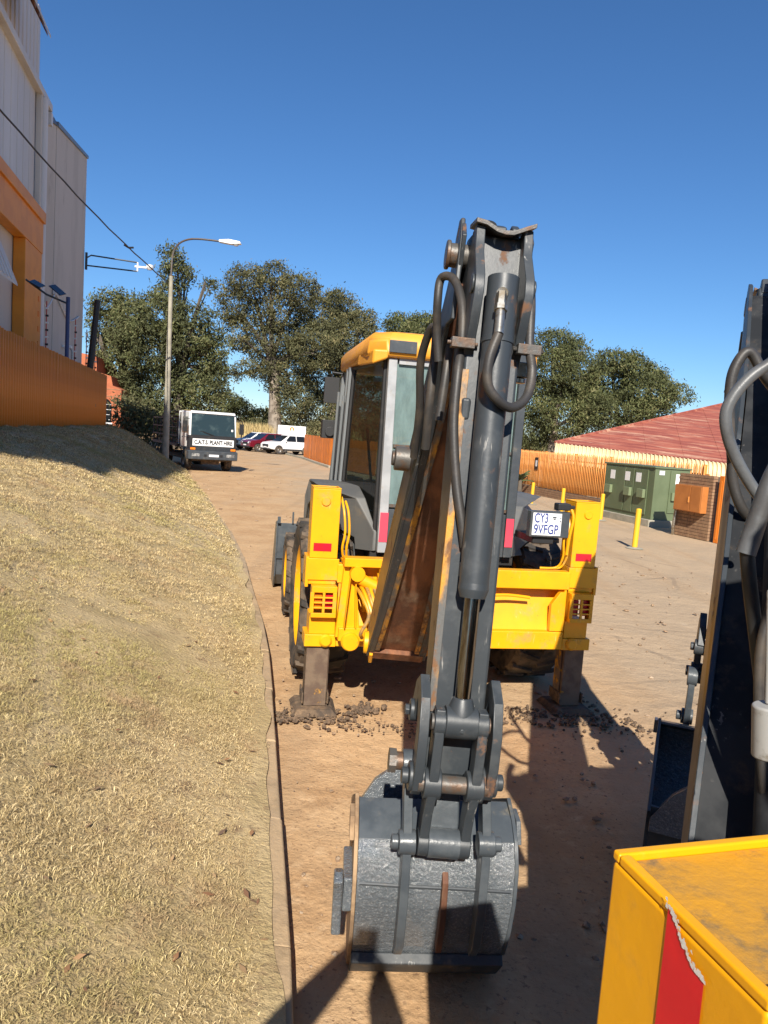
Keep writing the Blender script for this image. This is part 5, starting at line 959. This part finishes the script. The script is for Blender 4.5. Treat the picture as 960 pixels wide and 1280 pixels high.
gc = thing('electrical_cabinet', 'green electrical cabinet with white notices standing on a concrete plinth', 'cabinet', (7.95, 22.0, 0), R(15))
m = MB(); m.rng(-.14, 1.34, -.12, 2.85, -.05, .2); m.build('plinth', 'concrete', gc, bevel=.015)
m = MB(); m.rng(0, 1.2, 0, 2.7, .2, 1.74); m.build('body', 'green', gc, bevel=.01)
m = MB(); m.rng(-.04, 1.24, -.04, 2.74, 1.74, 1.79); m.build('lid', 'green', gc, bevel=.01)
for y0, y1 in ((1.5, 2.66), (1.02, 1.46), (.30, .98)):
    m = MB(); m.rng(-.03, -.001, y0, y1, .32, 1.68); dr = m.build('door', 'green', gc, bevel=.008)
    m = MB(); m.rng(-.034, -.03, (y0+y1)/2 + .0, (y0+y1)/2 + .26, 1.28, 1.56); m.build('notice', 'whitewall', dr)
    yb = y1 - .5 if y1 > 2 else y0 + .05; m = MB(); m.rng(-.13, -.03, yb, yb+.32, .82, 1.08); m.build('lock_box', 'greenlt', dr, bevel=.01)
m = MB(); m.rng(.52, 1.17, -.03, -.001, .42, 1.70); dr = m.build('door', 'green', gc, bevel=.008)
m = MB(); m.rng(.70, .98, -.034, -.03, 1.30, 1.60); m.build('notice', 'whitewall', dr); m = MB(); m.rng(.58, .82, -.11, -.03, .80, 1.05); m.build('lock_box', 'greenlt', dr, bevel=.01)
m = MB(); m.rng(.14, .32, -.008, -.001, 1.55, 1.68); m.build('notice', 'lamp', gc)

pr = thing('brick_pier', 'brown brick pier carrying the orange meter box', 'brick wall', (8.42, 19.1, 0), R(19))
m = MB(); m.rng(.012, .38, .012, 1.27, -.1, 1.68); m.build('mortar_core', 'mortar', pr)
for j in range(20):
    z = .01 + .085*j
    for i in range(7):
        y0 = -.115*(j % 2) + .228*i; y1 = min(y0 + .216, 1.28); y0 = max(y0, 0)
        if y1 - y0 > .03 and not (.72 < z < 1.3 and .3 < y0 < .85):
            m = MB(); dx = random.uniform(-.003, .004); m.rng(dx, .14, y0, y1, z, z+.073); m.build('brick', 'brick', pr)
mb_ = thing('meter_box', 'orange metal meter box with double doors hung on the brick pier', 'meter box', (8.42, 19.1, 0), R(19))
m = MB(); m.rng(-.2, -.002, .13, 1.15, .70, 1.40); m.build('casing', 'meter', mb_, bevel=.01)
for y0, y1 in ((.15, .52), (.54, 1.13)): m = MB(); m.rng(-.22, -.202, y0, y1, .72, 1.38); m.build('door', 'meter', mb_, bevel=.004)
m = MB(); m.rng(-.24, -.22, .56, .59, .95, 1.1); m.build('handle', 'fence_lt', mb_); m = MB(); m.tube(smooth_path([(-.06, 1.2, .75), (-.09, 1.2, .3), (-.05, 1.24, .0)], 4), .04, 8); m.build('conduit', 'steel', mb_)
op = thing('gate_post', 'orange steel gate post beside the brick pier', 'post', (8.50, 18.85, 0), R(19))
m = MB(); m.rng(0, .16, -.1, .05, 0, 1.72); m.build('upright', 'gate_or', op, bevel=.008); m = MB(); m.rng(-.006, .0, -.05, .0, .1, 1.6); m.build('upright_channel', 'fence_or', op)
for x, y, h, lab in ((5.75, 16.72, .88, 'yellow bollard nearest the backhoe, standing alone on the tarmac'), (6.74, 22.95, .80, 'yellow bollard just behind the backhoe post, in front of the green cabinet'), (5.98, 24.9, .78, 'yellow bollard behind the number plate lamp'), (5.44, 27.4, .78, 'farthest yellow bollard, beside the palm')):
    b_ = thing('bollard', lab, 'bollard', (x, y, 0), 0, 'yellow bollards along the yard edge'); m = MB(); m.tube([(0, 0, 0), (.012, 0, h)], .062, 16); m.build('tube', 'bollard', b_); m = MB(); m.lathe([(0, .063), (.02, .05), (.03, 0)], (.012, 0, h), 16, 'z'); m.build('cap', 'bollard', b_)
    m = MB(); m.lathe([(.0, .2), (.02, .15), (.03, .07)], (0, 0, -.005), 14, 'z'); m.build('footing', 'concrete', b_)
pt_ = thing('palm_plant', 'small green palm growing in front of the light orange fence', 'plant', (6.0, 33.2, 0))
for i in range(16):
    a = random.uniform(0, 6.28); el = random.uniform(.25, 1.2); L_ = random.uniform(.6, 1.0); m = MB(); vs = []
    for j in range(6):
        t_ = j/5; r_ = L_*t_*math.cos(el)*(1 + .3*t_); z = .55 + L_*t_*math.sin(el) - .45*t_*t_*L_; w_ = .11*math.sin(math.pi*min(.97, .15 + .85*t_)) + .01
        vs += [(r_*math.cos(a) - w_*math.sin(a), r_*math.sin(a) + w_*math.cos(a), z - .02), (r_*math.cos(a), r_*math.sin(a), z + .03), (r_*math.cos(a) + w_*math.sin(a), r_*math.sin(a) - w_*math.cos(a), z - .02)]
    m.add(vs, [(3*j+k_, 3*j+k_+1, 3*j+k_+4, 3*j+k_+3) for j in range(5) for k_ in range(2)]); m.build('frond', 'palm', pt_)
m = MB(); m.tube([(0, 0, 0), (0, 0, .6)], [.12, .09], 10); m.build('trunk', 'barkdk', pt_)

# ------------------------------------------------------------------ trees
def leaves(cl, Y, depth, dens, size, fill=.55):
    P = []
    for x, z, rx, rz in cl:
        vol = rx*rz*4; nt_ = max(6, int(dens*vol)); cen = np.array((x, Y + rng.uniform(-.4, .4)*depth, z)); ry = max(rx, rz)*.9
        d = rng.normal(size=(nt_, 3)); d /= np.linalg.norm(d, axis=1)[:, None]; r = rng.uniform(fill, 1.0, nt_)**.6
        r *= 1 + .16*np.sin(d[:, 0]*7 + x) * np.cos(d[:, 2]*6 + z) + rng.normal(0, .06, nt_)
        t_ = cen + d*r[:, None]*np.array((rx, ry, rz)); nl = 26
        q = t_[:, None, :] + rng.normal(size=(nt_, nl, 3))*np.array((.34, .34, .27))*size*3.4*rng.uniform(.6, 1.2, (nt_, 1, 1)); P.append(q.reshape(-1, 3))
    P = np.concatenate(P); n = len(P)
    ax = rng.normal(size=(n, 3)) + np.array((0, 0, -.7)); ax /= np.linalg.norm(ax, axis=1)[:, None]
    o = rng.normal(size=(n, 3)); s = np.cross(ax, o); s /= np.linalg.norm(s, axis=1)[:, None]
    l = size*rng.uniform(.7, 1.35, n)[:, None]; w_ = l*rng.uniform(.28, .42, n)[:, None]
    vs = np.stack([P - ax*l*.5, P + s*w_*.5, P + ax*l*.5, P - s*w_*.5], 1).reshape(-1, 3)
    return vs, (np.arange(n)*4)[:, None] + np.arange(4)
def tree(name, lab, base, Y, cl, leaf, bark, dens=9, size=.36, trunk_r=.45, depth=4, fork=.35, group='gum trees behind the road'):
    t_ = thing(name, lab, 'tree', (0, 0, 0), 0, group)
    zt = max(z for x, z, a, c in cl); m = MB(); bx = base; xm = sum(x for x, *_ in cl)/len(cl)
    f = Vector((bx*.6 + xm*.4, Y, zt*fork)); m.tube(smooth_path([(bx, Y, -.3), (bx + (f.x-bx)*.2, Y, zt*fork*.5), tuple(f), (xm, Y + 1, zt*.48), (xm + .4, Y + 1.5, zt*.54)], 4), [trunk_r*(1.15 - i/18) for i in range(17)], 10); m.build('trunk', bark, t_)
    for x, z, rx, rz in cl:
        st_ = f.lerp(Vector((xm, Y, zt*.7)), random.uniform(0, .45)); e = Vector((x, Y + random.uniform(-1, 1)*depth*.3, z - rz*.15)); md = st_.lerp(e, .5) + Vector((random.uniform(-.5, .5), random.uniform(-.5, .5), .4))
        m = MB(); m.tube(smooth_path([st_, md, e], 4), [trunk_r*.42*(1 - i/10.5) + .03 for i in range(9)], 6); m.build('limb', 'barkdk', t_)
        for k_ in range(2):
            e2 = e + Vector((random.uniform(-rx, rx)*.55, random.uniform(-1, 1), random.uniform(-.5, .35)*rz)); m = MB(); m.tube([md, md.lerp(e2, .55) + Vector((0, 0, .2)), e2], [trunk_r*.18, trunk_r*.12, .02], 5); m.build('branch', 'barkdk', t_)
    vs, fs = leaves(cl, Y, depth, dens, size); raw('crown', vs, fs, leaf, t_)
A1 = [(-23.0, 11.0, 1.6, 1.3), (-21.4, 10.6, 1.6, 1.4), (-24.1, 9.4, 1.0, 1.6), (-22.3, 8.2, 1.9, 1.6), (-20.7, 8.7, 1.6, 1.9), (-21.3, 6.1, 1.9, 1.9), (-21.8, 3.5, 1.7, 1.6), (-20.0, 3.9, 1.7, 1.8), (-23.9, 7.0, .8, 1.2)]
A2 = [(-17.1, 14.2, .8, .9), (-16.7, 13.0, 1.2, 1.1), (-18.5, 11.7, 1.0, 1.2), (-14.5, 12.7, .6, .5), (-17.9, 9.9, 2.2, 1.7), (-15.7, 9.2, 2.0, 2.0), (-18.7, 7.8, 2.3, 2.0), (-16.4, 6.9, 2.8, 2.3), (-14.4, 7.6, 1.4, 1.8), (-18.0, 4.3, 2.8, 2.2), (-15.3, 4.4, 2.2, 1.9), (-14.0, 5.2, 1.1, 1.5), (-17.1, 2.2, 2.6, 1.2)]
B1 = [(-16.4, 17.8, 2.2, 1.6), (-14.0, 18.6, 2.0, 1.6), (-17.9, 15.2, 2.0, 2.2), (-13.5, 14.9, 3.2, 2.3), (-10.9, 17.2, 2.4, 1.6), (-13.8, 11.4, 3.6, 2.0), (-17.4, 12.1, 1.5, 1.9), (-15.6, 8.5, 2.2, 1.0), (-11.8, 7.7, 2.9, 2.2), (-17.9, 7.8, 1.0, .8), (-10.7, 5.0, 1.9, 1.9), (-8.8, 10.9, 2.5, 2.3)]
B2 = [(-8.9, 16.1, 2.8, 2.2), (-6.9, 17.0, 2.0, 1.6), (-4.3, 15.1, 2.0, 1.8), (-8.8, 12.2, 3.7, 2.8), (-5.6, 12.9, 2.9, 2.9), (-7.7, 8.4, 3.8, 2.9), (-4.4, 8.8, 2.9, 3.1), (-7.4, 4.4, 3.8, 2.3), (-3.6, 4.2, 2.9, 2.3)]
C1 = [(.4, 15.9, 2.3, 1.3), (3.3, 16.7, 2.2, 1.1), (5.6, 16.3, 1.8, 1.1), (2.0, 13.8, 4.1, 2.1), (5.1, 13.1, 3.1, 3.1), (1.8, 9.8, 4.1, 3.1), (5.6, 7.1, 4.1, 4.1), (1.2, 4.7, 4.1, 3.1)]
D1 = [(14.0, 11.1, 2.0, 1.5), (15.9, 10.9, 1.2, 1.0), (13.9, 8.9, 2.3, 1.9), (16.1, 8.5, 2.3, 2.0), (12.8, 6.2, 2.0, 2.0), (14.9, 4.9, 2.8, 2.2), (17.4, 5.5, 1.9, 1.9), (12.4, 3.4, 2.0, 1.6)]
D2 = [(21.1, 10.7, 2.1, 1.0), (23.3, 10.6, 2.0, 1.2), (25.8, 9.5, 1.3, 1.3), (27.7, 8.1, 1.3, .9), (21.2, 8.7, 2.9, 2.0), (24.4, 8.0, 2.9, 2.0), (22.2, 6.0, 3.9, 1.9), (26.5, 6.6, 1.9, 1.1), (19.0, 7.2, 1.9, 1.9)]
tree('gum_tree', 'gum tree at the end of the warehouse, thin crown over the fence', -21.8, 60, A1, 'leafA', 'barkdk', depth=5, dens=11, size=.25)
tree('gum_tree', 'tall dense gum tree rising directly behind the street lamp', -16.6, 58, A2, 'leafA', 'barkdk', depth=5, dens=12, size=.25)
tree('gum_tree', 'tallest gum tree, pale trunk standing behind the parked cars', -12.97, 84, B1, 'leafB', 'bark', depth=6, size=.31, trunk_r=.75, dens=7.5, fork=.42)
tree('gum_tree', 'wide gum tree between the pale trunk and the backhoe cab', -7.0, 88, B2, 'leafB', 'bark', depth=6, size=.32, trunk_r=.6, dens=8)
tree('gum_tree', 'gum tree whose top shows just above the backhoe cab roof', 3.0, 95, C1, 'leafC', 'barkdk', depth=6, size=.34, trunk_r=.5, dens=9)
tree('gum_tree', 'gum tree to the right of the raised dipper arm', 14.5, 66, D1, 'leafC', 'bark', depth=5, dens=12, size=.26)
tree('gum_tree', 'broad low gum tree standing above the red roof', 22.5, 74, D2, 'leafC', 'barkdk', depth=5, dens=11, size=.29)
def bush(lab, cl, Y, leaf):
    t_ = thing('bush', lab, 'bush', (0, 0, 0), 0, 'bushes under the gum trees'); xm = cl[0][0]
    m = MB()
    for k_ in range(5): m.tube([(xm + .1*k_, Y, 0), (xm + random.uniform(-.8, .8), Y, cl[0][1])], [.07, .02], 5)
    m.build('stems', 'barkdk', t_); vs, fs = leaves(cl, Y, 1.5, 10, .3); raw('foliage', vs, fs, leaf, t_)
bush('green bush in the sky gap behind the truck roof', [(-18.2, 3.8, 1.8, 1.6), (-19.7, 4.3, 1.4, 1.8), (-15.8, 3.2, 1.6, 1.2)], 90, 'leafC')
bush('low bush behind the parked maroon car', [(-15.0, 1.6, 2.2, 1.3), (-12.0, 1.4, 1.8, 1.1)], 86, 'leafB')
bush('low bush behind the bright orange board fence', [(-4.6, 2.2, 2.4, 1.6), (-7.4, 1.8, 1.8, 1.4), (-1.2, 2.2, 2.4, 1.8)], 78, 'leafB')
bush('scrubby bush beside the brick house', [(-16.6, 1.6, 1.4, 1.3), (-15.2, 1.3, 1.2, .9), (-18.3, 2.4, 1.0, 1.4)], 52, 'leafB')
cl = []
for i in range(46): x = -75 + 3.6*i; cl.append((x, random.uniform(1.0, 2.6), random.uniform(2, 3), random.uniform(1.6, 2.6)))
vs, fs = leaves(cl, 112, 6, 2.0, .75, .3); raw('far_scrub', vs, fs, 'leafB', kind='stuff')
n = 5200; x = np.concatenate([rng.uniform(-18.5, -12.5, n//2), rng.uniform(-9.5, -1.0, n - n//2)]); y = rng.uniform(77, 80, n); h = rng.uniform(.8, 2.7, n); a = rng.uniform(-.5, .5, n); w_ = rng.uniform(.05, .11, n)
vs = np.stack([np.stack([x-w_, y, 0*h], -1), np.stack([x+w_, y, 0*h], -1), np.stack([x+a*.8, y + rng.uniform(-.3, .3, n), h], -1)], 1).reshape(-1, 3); raw('dry_reeds', vs, (np.arange(n)*3)[:, None] + np.arange(3), 'reed', kind='stuff')

# ------------------------------------------------------------------ the photographer (only the shadow reaches into the picture)
def person():
    t_ = thing('person', 'person in navy shirt holding a phone up with both hands', 'person')
    V, E_, Rr = [], [], []
    def node(p, r, parent=None):
        V.append(p); Rr.append(r)
        if parent is not None: E_.append((parent, len(V)-1))
        return len(V)-1
    z0 = .12; pel = node((.0, -.42, 1.0), .155)
    ch = node((.0, -.41, 1.18), .15, pel); c2 = node((.0, -.38, 1.42), .165, ch); c3 = node((0, -.36, 1.54), .11, c2); nk = node((.01, -.33, 1.62), .06, c3); hd = node((.01, -.29, 1.70), .085, nk); h2 = node((.01, -.28, 1.80), .09, hd); node((.01, -.29, 1.865), .06, h2)
    for s in (-1, 1):
        hp = node((s*.10, -.42, .93), .11, pel); kn = node((s*.12, -.40, .56), .075, hp); an = node((s*.13, -.44, .18), .048, kn); node((s*.14, -.32, .14), .042, an)
    def arm(s, sh, el, wr, hand):
        a = node(sh, .085, c2); b = node(el, .092, a); c = node(wr, .06, b); d_ = node(hand, .046, c); return d_
    l = arm(-1, (-.21, -.36, 1.50), (-.34, -.20, 1.80), (-.10, -.09, 2.04), (-.055, -.06, 2.08))
    r = arm(1, (.21, -.36, 1.48), (.15, -.17, 1.68), (.085, -.08, 1.93), (.075, -.055, 2.0))
    for hnd, s in ((l, -1), (r, 1)):
        hx, hy, hz = V[hnd]
        for k_ in range(4):
            f1 = node((hx - s*.004, hy + .03 - .004*k_, hz + .045 - .022*k_), .0095, hnd); f2 = node((hx - s*.022, hy + .045 - .004*k_, hz + .06 - .026*k_), .0085, f1); node((hx - s*(.045 + .006*(k_ % 2)), hy + .043, hz + .064 - .03*k_), .0075, f2)
        th = node((hx - s*.015, hy - .0, hz + .035), .011, hnd); node((hx - s*.04, hy + .005, hz + .055), .009, th)
    me = bpy.data.meshes.new('body'); me.from_pydata(V, E_, []); o = bpy.data.objects.new('body', me); C.objects.link(o)
    sk = o.modifiers.new('skin', 'SKIN'); 
    for i, r_ in enumerate(Rr): me.skin_vertices[0].data[i].radius = (r_, r_*.85 if i < 4 else r_); me.skin_vertices[0].data[i].use_root = (i == 0)
    sd = o.modifiers.new('sub', 'SUBSURF'); sd.levels = 1; sd.render_levels = 1
    bpy.context.view_layer.update(); m2 = bpy.data.meshes.new_from_object(o.evaluated_get(bpy.context.evaluated_depsgraph_get())); m2.name = 'body'
    bpy.data.objects.remove(o); o = bpy.data.objects.new('body', m2); C.objects.link(o); o.parent = t_
    for k_ in ('skin', 'shirt', 'trouser', 'black'): m2.materials.append(M[k_])
    for p in m2.polygons:
        c = p.center; upper = c.z > 1.0
        p.material_index = 3 if c.z < .2 else 2 if c.z < 1.02 else 0 if (c.z > 1.585 and abs(c.x - .01) < .115 and c.y < -.2) or (c.z > 1.86 and c.y > -.2) or (c.z > 1.78 and c.y > -.15) else 1
        p.use_smooth = True
    m = MB(); m.tube([(.01, -.195, 1.765), (.01, -.175, 1.735), (.01, -.195, 1.725)], [.008, .017, .008], 8)
    m.build('nose', 'skin', t_)
    m = MB(); m.lathe([(.01, .11), (.06, .112), (.10, .09), (.125, .05), (.135, 0)], (.01, -.30, 1.775), 18, 'z'); m.build('hair', 'hair', t_)
    for s in (-1, 1): m = MB(); m.cyl((.01 + s*.035, -.21, 1.785), (.01 + s*.035, -.192, 1.785), .011, 10); m.build('eye', 'hair', t_)
    m = MB(); m.rng(-.018, .042, -.199, -.19, 1.70, 1.708); m.build('mouth', 'red', t_)
    ph = MB(); ph.rng(-.03, .048, -.030, -.022, 2.035, 2.18); q = ph.build('phone', 'black', bevel=.004); tag(q, 'black phone held up in both hands of the person', 'phone')
person()
